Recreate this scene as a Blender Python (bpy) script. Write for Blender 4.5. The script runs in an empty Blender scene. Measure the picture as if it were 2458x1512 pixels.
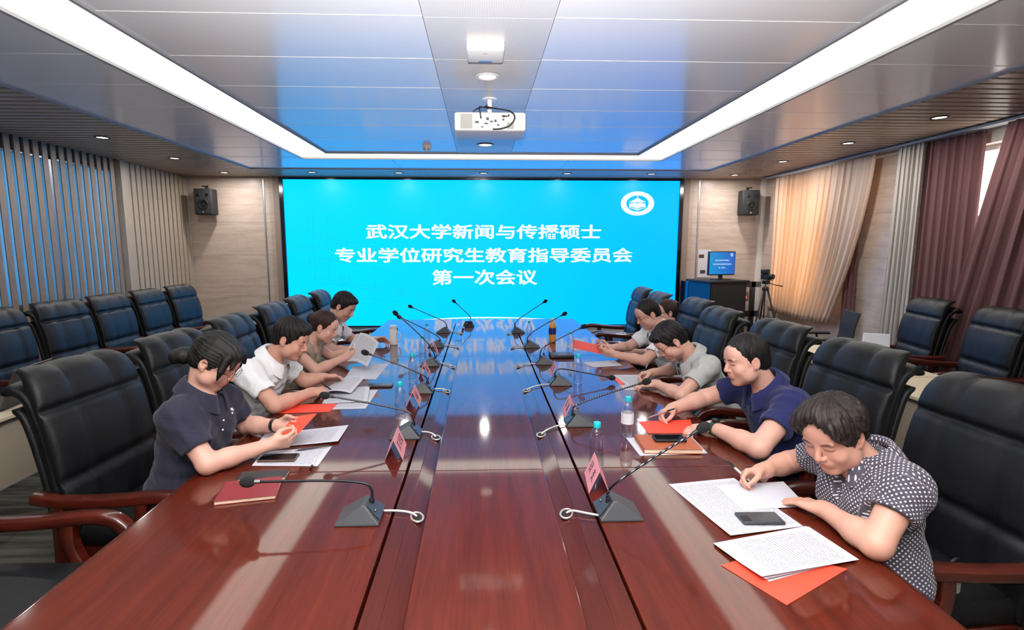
import bpy, bmesh, math, random
import numpy as np
from mathutils import Vector, Matrix, Euler

SC = bpy.context.scene
COL = SC.collection
PI = math.pi
def R(a): return math.radians(a)

# ------------------------------------------------------------------ camera
cam_data = bpy.data.cameras.new('camera')
cam = bpy.data.objects.new('camera', cam_data); COL.objects.link(cam)
cam_data.sensor_fit = 'HORIZONTAL'; cam_data.sensor_width = 36.0
cam_data.lens = 1250.0 / 2458.0 * 36.0
cam_data.shift_x = 29.0 / 2458.0
cam_data.clip_start = 0.05; cam_data.clip_end = 200
CAM = Vector((0.0, 0.0, 1.70))
cam.location = CAM
cam.rotation_euler = (R(90 - 7.5196), 0.0, R(-2.044))
SC.camera = cam

# ------------------------------------------------------------------ world (overcast bright daylight outside the windows)
wd = bpy.data.worlds.new('world'); SC.world = wd; wd.use_nodes = True
wd.node_tree.nodes['Background'].inputs[0].default_value = (1.0, 0.96, 0.90, 1)
wd.node_tree.nodes['Background'].inputs[1].default_value = 4.2

# ------------------------------------------------------------------ the photographer's flash gun, head tilted up to the ceiling, plus its direct spill
fl = bpy.data.lights.new('bounce_flash', 'SPOT'); fl.energy = 1000.0; fl.shadow_soft_size = 0.05
fl.spot_size = R(125); fl.spot_blend = 0.6; fl.color = (1.0, 0.98, 0.95)
flo = bpy.data.objects.new('bounce_flash', fl); COL.objects.link(flo); flo.location = (-0.02, -0.05, 1.88); flo.rotation_euler = (R(180-28), 0, R(-2))
fs_ = bpy.data.lights.new('flash_spill', 'POINT'); fs_.energy = 40.0; fs_.shadow_soft_size = 0.05; fs_.color = (1.0, 0.98, 0.95)
fso = bpy.data.objects.new('flash_spill', fs_); COL.objects.link(fso); fso.location = (-0.02, -0.03, 1.86)

# ------------------------------------------------------------------ picture settings
SC.view_settings.view_transform = 'Standard'; SC.view_settings.look = 'None'
SC.view_settings.gamma = 1.0; SC.view_settings.use_curve_mapping = False
SC.view_settings.exposure = 0.42
SC.cycles.max_bounces = 5; SC.cycles.diffuse_bounces = 3; SC.cycles.glossy_bounces = 2; SC.cycles.transmission_bounces = 4; SC.cycles.adaptive_threshold = 0.06; SC.cycles.adaptive_min_samples = 16
SC.cycles.transparent_max_bounces = 8; SC.cycles.caustics_reflective = False; SC.cycles.caustics_refractive = False
STRIP_EMIT = 2.0       # ceiling light troughs
SCREEN_EMIT = 1.0

# ================================================================== helpers
MATS = {}
def new_mat(name):
    m = bpy.data.materials.new(name); m.use_nodes = True
    nt = m.node_tree; b = nt.nodes['Principled BSDF']
    MATS[name] = m
    return m, nt, b
def lin(c):
    return tuple(((v/255.0)/12.92 if v/255.0 <= 0.04045 else ((v/255.0+0.055)/1.055)**2.4) for v in c) + (1.0,)
def mat(name, rgb, rough=0.5, metal=0.0, spec=0.5, coat=0.0, coat_rough=0.1, noise=0.0, nscale=40.0, bump=0.0, bscale=200.0, nstretch=(1,1,1), sheen=0.0):
    if name in MATS: return MATS[name]
    m, nt, b = new_mat(name)
    c = lin(rgb)
    b.inputs['Base Color'].default_value = c
    b.inputs['Roughness'].default_value = rough
    b.inputs['Metallic'].default_value = metal
    b.inputs['Specular IOR Level'].default_value = spec
    b.inputs['Coat Weight'].default_value = coat
    b.inputs['Coat Roughness'].default_value = coat_rough
    if sheen: b.inputs['Sheen Weight'].default_value = sheen
    if noise or bump:
        tc = nt.nodes.new('ShaderNodeTexCoord')
        mp = nt.nodes.new('ShaderNodeMapping'); mp.inputs['Scale'].default_value = nstretch
        nt.links.new(tc.outputs['Object'], mp.inputs['Vector'])
    if noise:
        n = nt.nodes.new('ShaderNodeTexNoise'); n.inputs['Scale'].default_value = nscale; n.inputs['Detail'].default_value = 6
        nt.links.new(mp.outputs[0], n.inputs['Vector'])
        mx = nt.nodes.new('ShaderNodeMix'); mx.data_type = 'RGBA'
        mx.inputs['A'].default_value = tuple(v*(1-noise) for v in c[:3]) + (1,)
        mx.inputs['B'].default_value = tuple(min(1, v*(1+noise)) for v in c[:3]) + (1,)
        nt.links.new(n.outputs['Fac'], mx.inputs['Factor']); nt.links.new(mx.outputs['Result'], b.inputs['Base Color'])
    if bump:
        n2 = nt.nodes.new('ShaderNodeTexNoise'); n2.inputs['Scale'].default_value = bscale; n2.inputs['Detail'].default_value = 4
        nt.links.new(mp.outputs[0], n2.inputs['Vector'])
        bp = nt.nodes.new('ShaderNodeBump'); bp.inputs['Strength'].default_value = bump; bp.inputs['Distance'].default_value = 0.01
        nt.links.new(n2.outputs['Fac'], bp.inputs['Height']); nt.links.new(bp.outputs[0], b.inputs['Normal'])
    return m
def emit(name, rgb, strength):
    if name in MATS: return MATS[name]
    m, nt, b = new_mat(name)
    b.inputs['Base Color'].default_value = (0, 0, 0, 1); b.inputs['Specular IOR Level'].default_value = 0.2
    b.inputs['Emission Color'].default_value = lin(rgb); b.inputs['Emission Strength'].default_value = strength
    return m

class MB:
    """collects shapes, build() links them as one mesh object"""
    def __init__(s): s.v = []; s.f = []; s.mi = []; s.uv = None
    def add(s, vs, fs, mi=0):
        o = len(s.v); s.v += [tuple(p) for p in vs]
        s.f += [tuple(i+o for i in f) for f in fs]; s.mi += [mi]*len(fs); return s
    def box(s, x0, x1, y0, y1, z0, z1, mi=0):
        vs = [(x0,y0,z0),(x1,y0,z0),(x1,y1,z0),(x0,y1,z0),(x0,y0,z1),(x1,y0,z1),(x1,y1,z1),(x0,y1,z1)]
        return s.add(vs, [(3,2,1,0),(4,5,6,7),(0,1,5,4),(1,2,6,5),(2,3,7,6),(3,0,4,7)], mi)
    def rbox(s, x0, x1, y0, y1, z0, z1, r, n=3, mi=0, M=None, puff=0.0, sub=1):
        """rounded box"""
        cx, cy, cz = (x0+x1)/2, (y0+y1)/2, (z0+z1)/2
        h = (abs(x1-x0)/2, abs(y1-y0)/2, abs(z1-z0)/2); r = min(r, min(h)*0.999)
        def ticks(hh):
            inner = hh - r
            a = [-inner - r*math.cos(math.pi/2*k/n) for k in range(n)]
            mid = [-inner + 2*inner*k/sub for k in range(sub+1)]
            return a + mid + [-t for t in reversed(a)]
        T = [ticks(q) for q in h]
        idx = {}; vs = []
        def vert(i, j, k):
            if (i,j,k) in idx: return idx[(i,j,k)]
            p = [T[0][i], T[1][j], T[2][k]]
            q = [max(-(h[a]-r), min(h[a]-r, p[a])) for a in range(3)]
            d = Vector([p[a]-q[a] for a in range(3)])
            # cube-surface point to sphere-ish corner
            d2 = Vector([0,0,0])
            L = d.length
            if L > 1e-9:
                d2 = d/L*r
            w = Vector(q)+d2
            if puff:
                fx = 1-(w.x/h[0])**2; fy = 1-(w.y/h[1])**2
                w.z += puff*max(fx,0)*max(fy,0)*(1 if w.z > 0 else -0.3)
            w = w + Vector((cx,cy,cz))
            if M is not None: w = M @ w
            vs.append(tuple(w)); idx[(i,j,k)] = len(vs)-1
            return idx[(i,j,k)]
        fs = []
        nx, ny, nz = (len(t)-1 for t in T)
        for i in range(nx):
            for j in range(ny):
                fs.append((vert(i,j,0), vert(i,j+1,0), vert(i+1,j+1,0), vert(i+1,j,0)))
                fs.append((vert(i,j,nz), vert(i+1,j,nz), vert(i+1,j+1,nz), vert(i,j+1,nz)))
        for i in range(nx):
            for k in range(nz):
                fs.append((vert(i,0,k), vert(i+1,0,k), vert(i+1,0,k+1), vert(i,0,k+1)))
                fs.append((vert(i,ny,k), vert(i,ny,k+1), vert(i+1,ny,k+1), vert(i+1,ny,k)))
        for j in range(ny):
            for k in range(nz):
                fs.append((vert(0,j,k), vert(0,j,k+1), vert(0,j+1,k+1), vert(0,j+1,k)))
                fs.append((vert(nx,j,k), vert(nx,j+1,k), vert(nx,j+1,k+1), vert(nx,j,k+1)))
        return s.add(vs, fs, mi)
    def tube(s, pts, rad, n=10, mi=0, cap=True, flat=None):
        """tube through pts; rad number or list; flat=(a,b) half sizes for an elliptical section with up vector hint"""
        pts = [Vector(p) for p in pts]; m = len(pts)
        rr = rad if isinstance(rad, (list, tuple)) else [rad]*m
        vs = []; fs = []; prev = None
        for i, p in enumerate(pts):
            t = (pts[min(i+1,m-1)] - pts[max(i-1,0)]).normalized()
            if prev is None:
                u = t.orthogonal().normalized() if flat is None else (Vector(flat[2]) - t*t.dot(Vector(flat[2]))).normalized()
            else:
                u = (prev - t*prev.dot(t)).normalized()
                if flat is not None: u = (Vector(flat[2]) - t*t.dot(Vector(flat[2]))).normalized()
            prev = u; w = t.cross(u)
            for k in range(n):
                a = 2*PI*k/n
                if flat is None: q = p + (u*math.cos(a) + w*math.sin(a))*rr[i]
                else:
                    ca, sa = math.cos(a), math.sin(a); e = 0.5
                    q = p + (u*flat[0]*abs(ca)**e*(1 if ca>0 else -1) + w*flat[1]*abs(sa)**e*(1 if sa>0 else -1))*rr[i]
                vs.append(tuple(q))
        for i in range(m-1):
            for k in range(n):
                a = i*n+k; b = i*n+(k+1)%n
                fs.append((a, b, b+n, a+n))
        if cap:
            fs.append(tuple(reversed(range(n)))); fs.append(tuple((m-1)*n+k for k in range(n)))
        return s.add(vs, fs, mi)
    def lathe(s, prof, n=24, mi=0, c=(0,0,0), M=None, cap=True):
        """prof: (r, z) from bottom to top"""
        vs = []; fs = []; m = len(prof)
        for r, z in prof:
            for k in range(n):
                a = 2*PI*k/n
                q = Vector((c[0]+r*math.cos(a), c[1]+r*math.sin(a), c[2]+z))
                vs.append(tuple(M @ q) if M is not None else tuple(q))
        for i in range(m-1):
            for k in range(n):
                a = i*n+k; b = i*n+(k+1)%n
                fs.append((a, b, b+n, a+n))
        if cap:
            fs.append(tuple(reversed(range(n)))); fs.append(tuple((m-1)*n+k for k in range(n)))
        return s.add(vs, fs, mi)
    def prism(s, poly, axis, a0, a1, mi=0):
        """poly of 2D points extruded along axis 'x','y' or 'z'"""
        def P(p, a):
            return {'x': (a, p[0], p[1]), 'y': (p[0], a, p[1]), 'z': (p[0], p[1], a)}[axis]
        n = len(poly)
        vs = [P(p, a0) for p in poly] + [P(p, a1) for p in poly]
        fs = [tuple(range(n)), tuple(reversed(range(n, 2*n)))]
        fs += [(i, i+n, (i+1)%n+n, (i+1)%n) for i in range(n)]
        return s.add(vs, fs, mi)
    def ell(s, c, r, n=16, m=10, mi=0, M=None):
        prof = [(max(1e-4, math.sin(PI*k/m)), -math.cos(PI*k/m)) for k in range(m+1)]
        vs = []; fs = []
        for pr, pz in prof:
            for k in range(n):
                a = 2*PI*k/n
                q = Vector((r[0]*pr*math.cos(a), r[1]*pr*math.sin(a), r[2]*pz))
                if M is not None: q = M @ q
                vs.append(tuple(q + Vector(c)))
        for i in range(m):
            for k in range(n):
                a = i*n+k; b = i*n+(k+1)%n
                fs.append((a, b, b+n, a+n))
        return s.add(vs, fs, mi)
    def mesh(s, name, smooth=False, fix=True):
        me = bpy.data.meshes.new(name); me.from_pydata(s.v, [], s.f)
        if fix:
            bm = bmesh.new(); bm.from_mesh(me); bmesh.ops.recalc_face_normals(bm, faces=bm.faces[:]); bm.to_mesh(me); bm.free()
        if len(s.mi) == len(me.polygons):
            me.polygons.foreach_set('material_index', s.mi)
        if smooth:
            me.polygons.foreach_set('use_smooth', [True]*len(me.polygons))
            if smooth != 'all':
                try: me.set_sharp_from_angle(angle=R(38))
                except Exception: pass
        me.update(); return me
    def build(s, name, m, parent=None, smooth=False, loc=None, bevel=0.0):
        return link(name, s.mesh(name, smooth), m, parent, loc, bevel)

def link(name, me, m=None, parent=None, loc=None, bevel=0.0, rot=None):
    o = bpy.data.objects.new(name, me); COL.objects.link(o)
    if m is not None and me is not None:
        for q in (m if isinstance(m, (list, tuple)) else [m]):
            if len(me.materials) < (len(m) if isinstance(m, (list, tuple)) else 1): me.materials.append(q)
    if parent is not None: o.parent = parent
    if loc is not None: o.location = loc
    if rot is not None: o.rotation_euler = rot
    if bevel:
        bv = o.modifiers.new('bevel', 'BEVEL'); bv.width = bevel; bv.segments = 2; bv.limit_method = 'ANGLE'; bv.angle_limit = R(40)
    return o
def tag(o, label, cat, group=None):
    o['label'] = label; o['category'] = cat
    if group: o['group'] = group
    return o
def thing(name, label, cat, loc=(0,0,0), rotz=0.0, group=None):
    o = bpy.data.objects.new(name, None); COL.objects.link(o); o.empty_display_size = 0.1
    o.location = loc; o.rotation_euler = (0, 0, rotz)
    return tag(o, label, cat, group)
def struct(o): o['kind'] = 'structure'; return o
def dup(root, loc, rotz, label, group=None):
    kids = {}
    for o in bpy.data.objects:
        if o.parent is not None: kids.setdefault(o.parent.name, []).append(o)
    r = root.copy(); COL.objects.link(r); r.location = loc; r.rotation_euler = (0, 0, rotz)
    r['label'] = label
    if group: r['group'] = group
    for ch in kids.get(root.name, []):
        c = ch.copy(); COL.objects.link(c); c.parent = r
        for g in kids.get(ch.name, []):
            d = g.copy(); COL.objects.link(d); d.parent = c
    return r
def bez(pts, n=8):
    """smooth Catmull-Rom polyline"""
    P = [Vector(p) for p in pts]; P = [P[0]*2-P[1]] + P + [P[-1]*2-P[-2]]
    out = []
    for i in range(1, len(P)-2):
        for k in range(n):
            t = k/n; a, b, c, d = P[i-1], P[i], P[i+1], P[i+2]
            out.append(0.5*((2*b) + (c-a)*t + (2*a-5*b+4*c-d)*t*t + (3*b-a-3*c+d)*t**3))
    out.append(P[-2]); return out
def text_mesh(body, size=1.0, thick=0.0, offset=0.0, spacing=1.0):
    cu = bpy.data.curves.new('txt', 'FONT'); cu.body = body; cu.size = size; cu.extrude = thick; cu.offset = offset
    cu.space_character = spacing; cu.resolution_u = 3
    cu.align_x = 'CENTER'; cu.align_y = 'CENTER'
    o = bpy.data.objects.new('txt', cu); COL.objects.link(o)
    dg = bpy.context.evaluated_depsgraph_get(); dg.update()
    me = bpy.data.meshes.new_from_object(o.evaluated_get(dg))
    bpy.data.objects.remove(o); bpy.data.curves.remove(cu)
    return me
# ================================================================== materials of the setting
XL, XR, YB, YF, ZC = -4.94, 4.97, 9.16, -2.6, 2.86
def wood_mat(name, c1, c2, rough, coat, scale=(1,1,1), coat_rough=0.05, bump=0.03, wave=6.0, spec=0.5):
    m, nt, b = new_mat(name)
    tc = nt.nodes.new('ShaderNodeTexCoord'); mp = nt.nodes.new('ShaderNodeMapping'); mp.inputs['Scale'].default_value = scale
    nt.links.new(tc.outputs['Object'], mp.inputs['Vector'])
    n = nt.nodes.new('ShaderNodeTexNoise'); n.inputs['Scale'].default_value = wave; n.inputs['Detail'].default_value = 8; n.inputs['Roughness'].default_value = 0.65
    nt.links.new(mp.outputs[0], n.inputs['Vector'])
    n2 = nt.nodes.new('ShaderNodeTexNoise'); n2.inputs['Scale'].default_value = wave*6; n2.inputs['Detail'].default_value = 4
    nt.links.new(mp.outputs[0], n2.inputs['Vector'])
    ad = nt.nodes.new('ShaderNodeMath'); ad.operation = 'MULTIPLY_ADD'; ad.inputs[1].default_value = 0.35
    nt.links.new(n2.outputs['Fac'], ad.inputs[0]); nt.links.new(n.outputs['Fac'], ad.inputs[2])
    cr = nt.nodes.new('ShaderNodeValToRGB'); cr.color_ramp.elements[0].position = 0.45; cr.color_ramp.elements[1].position = 0.9
    cr.color_ramp.elements[0].color = lin(c1); cr.color_ramp.elements[1].color = lin(c2)
    nt.links.new(ad.outputs[0], cr.inputs[0]); nt.links.new(cr.outputs[0], b.inputs['Base Color'])
    b.inputs['Roughness'].default_value = rough; b.inputs['Coat Weight'].default_value = coat; b.inputs['Coat Roughness'].default_value = coat_rough; b.inputs['Specular IOR Level'].default_value = spec
    if not bump: return m
    bp = nt.nodes.new('ShaderNodeBump'); bp.inputs['Strength'].default_value = bump; bp.inputs['Distance'].default_value = 0.005
    nt.links.new(n.outputs['Fac'], bp.inputs['Height']); nt.links.new(bp.outputs[0], b.inputs['Normal'])
    return m
def carpet_mat():
    m, nt, b = new_mat('carpet')
    tc = nt.nodes.new('ShaderNodeTexCoord')
    mp = nt.nodes.new('ShaderNodeMapping'); mp.inputs['Scale'].default_value = (1.2, 14, 1); mp.inputs['Rotation'].default_value = (0, 0, R(20))
    nt.links.new(tc.outputs['Object'], mp.inputs['Vector'])
    n = nt.nodes.new('ShaderNodeTexNoise'); n.inputs['Scale'].default_value = 1.6; n.inputs['Detail'].default_value = 6
    n2 = nt.nodes.new('ShaderNodeTexNoise'); n2.inputs['Scale'].default_value = 260; n2.inputs['Detail'].default_value = 2
    nt.links.new(mp.outputs[0], n.inputs['Vector']); nt.links.new(tc.outputs['Object'], n2.inputs['Vector'])
    cr = nt.nodes.new('ShaderNodeValToRGB'); cr.color_ramp.elements[0].position = 0.35; cr.color_ramp.elements[1].position = 0.68
    cr.color_ramp.elements[0].color = lin((62, 60, 56)); cr.color_ramp.elements[1].color = lin((112, 108, 98))
    nt.links.new(n.outputs['Fac'], cr.inputs[0]); nt.links.new(cr.outputs[0], b.inputs['Base Color'])
    b.inputs['Roughness'].default_value = 0.95; b.inputs['Specular IOR Level'].default_value = 0.1
    bp = nt.nodes.new('ShaderNodeBump'); bp.inputs['Strength'].default_value = 0.5; bp.inputs['Distance'].default_value = 0.006
    nt.links.new(n2.outputs['Fac'], bp.inputs['Height']); nt.links.new(bp.outputs[0], b.inputs['Normal'])
    return m
M_CARPET = carpet_mat()
M_WALL = wood_mat('wall_panel_laminate', (168, 148, 136), (196, 178, 166), 0.45, 0.15, scale=(0.7, 0.7, 5), coat_rough=0.25, bump=0.02, wave=3.0)
M_JOINT = mat('pale_joint', (212, 205, 198), 0.5)
M_METAL = mat('brushed_steel', (170, 170, 174), 0.35, metal=0.9)
M_CEIL = mat('white_ceiling_metal', (230, 230, 235), 0.45, metal=0.0, spec=0.5, coat=0.7, coat_rough=0.14)
M_CEILPERF = None
M_WHITE = mat('white_plastic', (235, 234, 232), 0.4)
M_BLACK = mat('black_plastic', (22, 22, 24), 0.45)
M_DARK = mat('dark_void', (30, 25, 21), 0.9)
M_SLATC = wood_mat('ceiling_slat_wood', (158, 138, 118), (188, 166, 144), 0.42, 0.25, scale=(2, 12, 12), coat_rough=0.25, bump=0.02)
M_SLATW = wood_mat('wall_slat_wood', (104, 88, 74), (138, 120, 104), 0.5, 0.1, scale=(12, 12, 1.2), coat_rough=0.3, bump=0.02)
M_SLATP = wood_mat('wall_slat_pale_wood', (146, 130, 114), (172, 156, 140), 0.5, 0.1, scale=(12, 12, 1.2), coat_rough=0.3, bump=0.02)
M_PLASTER = mat('plaster', (196, 186, 176), 0.8, noise=0.03, nscale=6)
def perf_mat():
    m, nt, b = new_mat('perforated_white_metal')
    tc = nt.nodes.new('ShaderNodeTexCoord'); mp = nt.nodes.new('ShaderNodeMapping'); mp.inputs['Scale'].default_value = (120, 120, 120)
    nt.links.new(tc.outputs['Object'], mp.inputs['Vector'])
    fr = nt.nodes.new('ShaderNodeVectorMath'); fr.operation = 'FRACTION'; nt.links.new(mp.outputs[0], fr.inputs[0])
    sb = nt.nodes.new('ShaderNodeVectorMath'); sb.operation = 'SUBTRACT'; sb.inputs[1].default_value = (0.5, 0.5, 0.5); nt.links.new(fr.outputs[0], sb.inputs[0])
    ml = nt.nodes.new('ShaderNodeVectorMath'); ml.operation = 'MULTIPLY'; ml.inputs[1].default_value = (1, 1, 0); nt.links.new(sb.outputs[0], ml.inputs[0])
    ln = nt.nodes.new('ShaderNodeVectorMath'); ln.operation = 'LENGTH'; nt.links.new(ml.outputs[0], ln.inputs[0])
    lt = nt.nodes.new('ShaderNodeMath'); lt.operation = 'LESS_THAN'; lt.inputs[1].default_value = 0.24; nt.links.new(ln.outputs['Value'], lt.inputs[0])
    mx = nt.nodes.new('ShaderNodeMix'); mx.data_type = 'RGBA'; mx.inputs['A'].default_value = lin((226, 225, 227)); mx.inputs['B'].default_value = lin((140, 140, 146))
    nt.links.new(lt.outputs[0], mx.inputs['Factor']); nt.links.new(mx.outputs['Result'], b.inputs['Base Color'])
    b.inputs['Roughness'].default_value = 0.4; b.inputs['Coat Weight'].default_value = 0.2; b.inputs['Coat Roughness'].default_value = 0.2
    return m
M_CEILPERF = perf_mat()
M_STRIP = emit('light_trough', (255, 253, 240), STRIP_EMIT)
M_DOWN = emit('downlight_lens', (255, 250, 225), 5.0)

# ================================================================== floor
struct(MB().box(XL-0.3, XR+0.3, YF-0.2, YB+0.3, -0.1, 0).build('floor', M_CARPET))

# ================================================================== ceiling
ceil = struct(MB().box(XL-0.3, XR+0.3, YF-0.2, YB+0.3, ZC+0.05, ZC+0.15).build('ceiling', M_DARK))
def piece(name, x0, x1, y0, y1, z0, z1, m, parent, bevel=0.0):
    return MB().box(x0, x1, y0, y1, z0, z1).build(name, m, parent, bevel=bevel)
seams = [2.834 + 0.609*k for k in range(-9, 10)]
rows = [(a, b) for a, b in zip(seams[:-1], seams[1:])]
G = 0.003
CI0, CI1, CS0, CS1 = -1.92, 2.0, -0.29, 0.38       # centre field and centre perforated strip
LO0, LO1 = -2.35, 2.44                              # outer edge of the light trough
PE0, PE1 = -3.44, 3.51                              # edge of the white panel field
YI, YO, YP = 6.76, 7.19, 8.13
for a, b in rows:
    if a < YF: a = YF
    if a < YI - 0.05:
        bb = min(b, YI)
        if b > YI - 0.1: bb = YI
        piece('ceiling_panel', CI0, CS0-0.004, a+G, bb-G, ZC, ZC+0.03, M_CEIL, ceil)
        piece('ceiling_panel', CS1+0.004, CI1, a+G, bb-G, ZC, ZC+0.03, M_CEIL, ceil)
        piece('perforated_panel', CS0, CS1, a+G, bb-G, ZC-0.004, ZC+0.03, M_CEILPERF, ceil)
        piece('seam_strip', CI0, CS0-0.004, bb-G*0.9, bb+G*0.9, ZC-0.0015, ZC+0.02, M_WHITE, ceil)
        piece('seam_strip', CS1+0.004, CI1, bb-G*0.9, bb+G*0.9, ZC-0.0015, ZC+0.02, M_WHITE, ceil)
    if a < YO:
        bb = min(b, YO)
        piece('ceiling_panel', PE0, LO0, a+G, bb-G, ZC, ZC+0.03, M_CEIL, ceil)
        piece('ceiling_panel', LO1, PE1, a+G, bb-G, ZC, ZC+0.03, M_CEIL, ceil)
        piece('seam_strip', PE0, LO0, bb-G*0.9, bb+G*0.9, ZC-0.0015, ZC+0.02, M_WHITE, ceil)
        piece('seam_strip', LO1, PE1, bb-G*0.9, bb+G*0.9, ZC-0.0015, ZC+0.02, M_WHITE, ceil)
for x0, x1 in ((PE0, -1.2), (-1.2+2*G, 1.2), (1.2+2*G, PE1)):
    piece('ceiling_panel', x0, x1, YO+G, YP-G, ZC, ZC+0.03, M_CEIL, ceil)
# edge profiles of the trough and of the panel field
M_ALU = mat('satin_aluminium', (160, 160, 164), 0.6, metal=0.1)
for x0, x1, y0, y1 in ((CI0-0.012, CI0+0.012, YF, YI), (CI1-0.012, CI1+0.012, YF, YI), (CI0-0.012, CI1+0.012, YI-0.012, YI+0.012),
                       (LO0-0.01, LO0+0.01, YF, YO), (LO1-0.01, LO1+0.01, YF, YO), (LO0, LO1, YO-0.01, YO+0.01),
                       (PE0-0.014, PE0, YF, YP), (PE1, PE1+0.014, YF, YP), (PE0, PE1, YP, YP+0.014)):
    piece('edge_profile', x0, x1, y0, y1, ZC-0.016, ZC+0.03, M_ALU, ceil)
# U-shaped light trough: three luminous diffusers
lt = thing('ceiling_light_trough', 'glowing white U-shaped light band framing the middle of the ceiling', 'ceiling light', (0.045, 2.3, ZC))
for x0, x1, y0, y1 in ((LO0+0.01, CI0-0.012, YF, YO-0.01), (CI1+0.012, LO1-0.01, YF, YO-0.01), (CI0-0.012, CI1+0.012, YI+0.012, YO-0.01)):
    o = MB().box(x0-0.045, x1-0.045, y0-2.3, y1-2.3, 0.004, 0.03).build('diffuser', M_STRIP, lt)
# wooden slats
def slat_mesh(L):
    return MB().box(-L/2, L/2, -0.042, 0.042, 0, 0.035).mesh('ceiling_slat')
SL, SRr, SB = slat_mesh(PE0-0.014-XL), slat_mesh(XR-PE1-0.014), slat_mesh(XR-XL)
y = 2.43
while y < YB-0.05:
    if y < YP:
        link('ceiling_slat', SL, M_SLATC, ceil, ((XL+PE0-0.014)/2, y, ZC))
        link('ceiling_slat', SRr, M_SLATC, ceil, ((XR+PE1+0.014)/2, y, ZC))
    elif y > YP+0.05:
        link('ceiling_slat', SB, M_SLATC, ceil, ((XL+XR)/2, y, ZC))
    y += 0.12
for x0, x1 in ((XL, PE0-0.014), (PE1+0.014, XR)):
    piece('ceiling_board', x0, x1, YF, 2.36, ZC, ZC+0.03, M_SLATC, ceil)

# ================================================================== back wall
wb = struct(MB().box(XL-0.3, XR+0.3, YB+0.004, YB+0.3, 0, ZC+0.1).build('wall_back', M_JOINT))
zj = [-0.12, 0.440, 0.998, 1.551, 2.109, 2.671, ZC+0.02]
for z0, z1 in zip(zj[:-1], zj[1:]):
    for k, (x0, x1) in enumerate(((XL, -4.16), (-4.16, -3.70), (-3.66, -3.50), (3.62, 3.79), (3.83, 4.40), (4.40, XR))):
        piece('wall_panel', x0+0.002, x1-0.002, YB, YB+0.03, max(z0, 0)+0.003, z1-0.003, M_WALL, wb)
for x in (-3.68, 3.81):
    piece('metal_groove', x-0.012, x+0.012, YB-0.004, YB+0.03, 0, ZC, M_METAL, wb)
for x0, x1 in ((-3.50, -3.40), (3.51, 3.62)):
    piece('screen_trim', x0, x1, YB-0.06, YB+0.03, 0, ZC, mat('taupe_trim', (136, 120, 110), 0.4), wb)
piece('corner_post', XR-0.08, XR-0.005, YB-0.06, YB+0.02, 0, ZC, mat('white_post', (222, 218, 214), 0.5), wb)

# ================================================================== left wall: slats over frosted panes
wl = struct(MB().box(XL-0.3, XL-0.05, YF-0.2, YB+0.3, 0, 1.04).box(XL-0.3, XL-0.05, YF-0.2, YB+0.3, 2.72, ZC+0.1)
            .box(XL-0.3, XL-0.05, 7.46, YB+0.3, 1.04, 2.72).box(XL-0.3, XL-0.05, YF-0.2, 3.2, 1.04, 2.72).build('wall_left', mat('brown_backing', (96, 80, 66), 0.7)))
def frost_mat():
    m, nt, b = new_mat('frosted_blue_pane')
    b.inputs['Base Color'].default_value = lin((120, 165, 196)); b.inputs['Roughness'].default_value = 0.35
    tr = nt.nodes.new('ShaderNodeBsdfTranslucent'); tr.inputs[0].default_value = lin((120, 172, 205))
    mx = nt.nodes.new('ShaderNodeMixShader'); mx.inputs[0].default_value = 0.5
    nt.links.new(b.outputs[0], mx.inputs[1]); nt.links.new(tr.outputs[0], mx.inputs[2])
    nt.links.new(mx.outputs[0], nt.nodes['Material Output'].inputs['Surface'])
    return m
M_FROST = frost_mat()
w1 = struct(MB().box(XL-0.12, XL-0.06, 3.2, 7.46, 1.0, 1.06).box(XL-0.12, XL-0.06, 3.2, 7.46, 2.70, 2.76).build('window_1', M_METAL))
for k in range(5):
    piece('mullion', XL-0.12, XL-0.06, 3.2+k*1.065-0.03, 3.2+k*1.065+0.03, 1.0, 2.76, M_METAL, w1)
for k in range(4):
    piece('pane', XL-0.095, XL-0.085, 3.2+k*1.065+0.02, 3.2+(k+1)*1.065-0.02, 1.06, 2.70, M_FROST, w1)
SW = MB().box(0.018, 0.03, -0.036, 0.036, 0, ZC).mesh('wall_slat')
SWP = MB().box(-0.03, 0.03, -0.044, 0.044, 0, ZC).mesh('wall_slat_pale')
yy = 5.377 - 0.12*17 + 0.06
k = 0
while yy < 7.47:
    link('wall_slat', SW, M_SLATW, wl, (XL-0.03, yy, 0)); yy += 0.12
piece('wide_post', XL-0.06, XL+0.035, 7.47, 7.59, 0, ZC, M_SLATP, wl)
yy = 7.66
while yy < YB-0.02:
    link('wall_slat', SWP, M_SLATP, wl, (XL-0.03, yy, 0)); yy += 0.118
piece('wall_board', XL-0.06, XL, YF, 3.30, 0, ZC, M_SLATW, wl)

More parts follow.
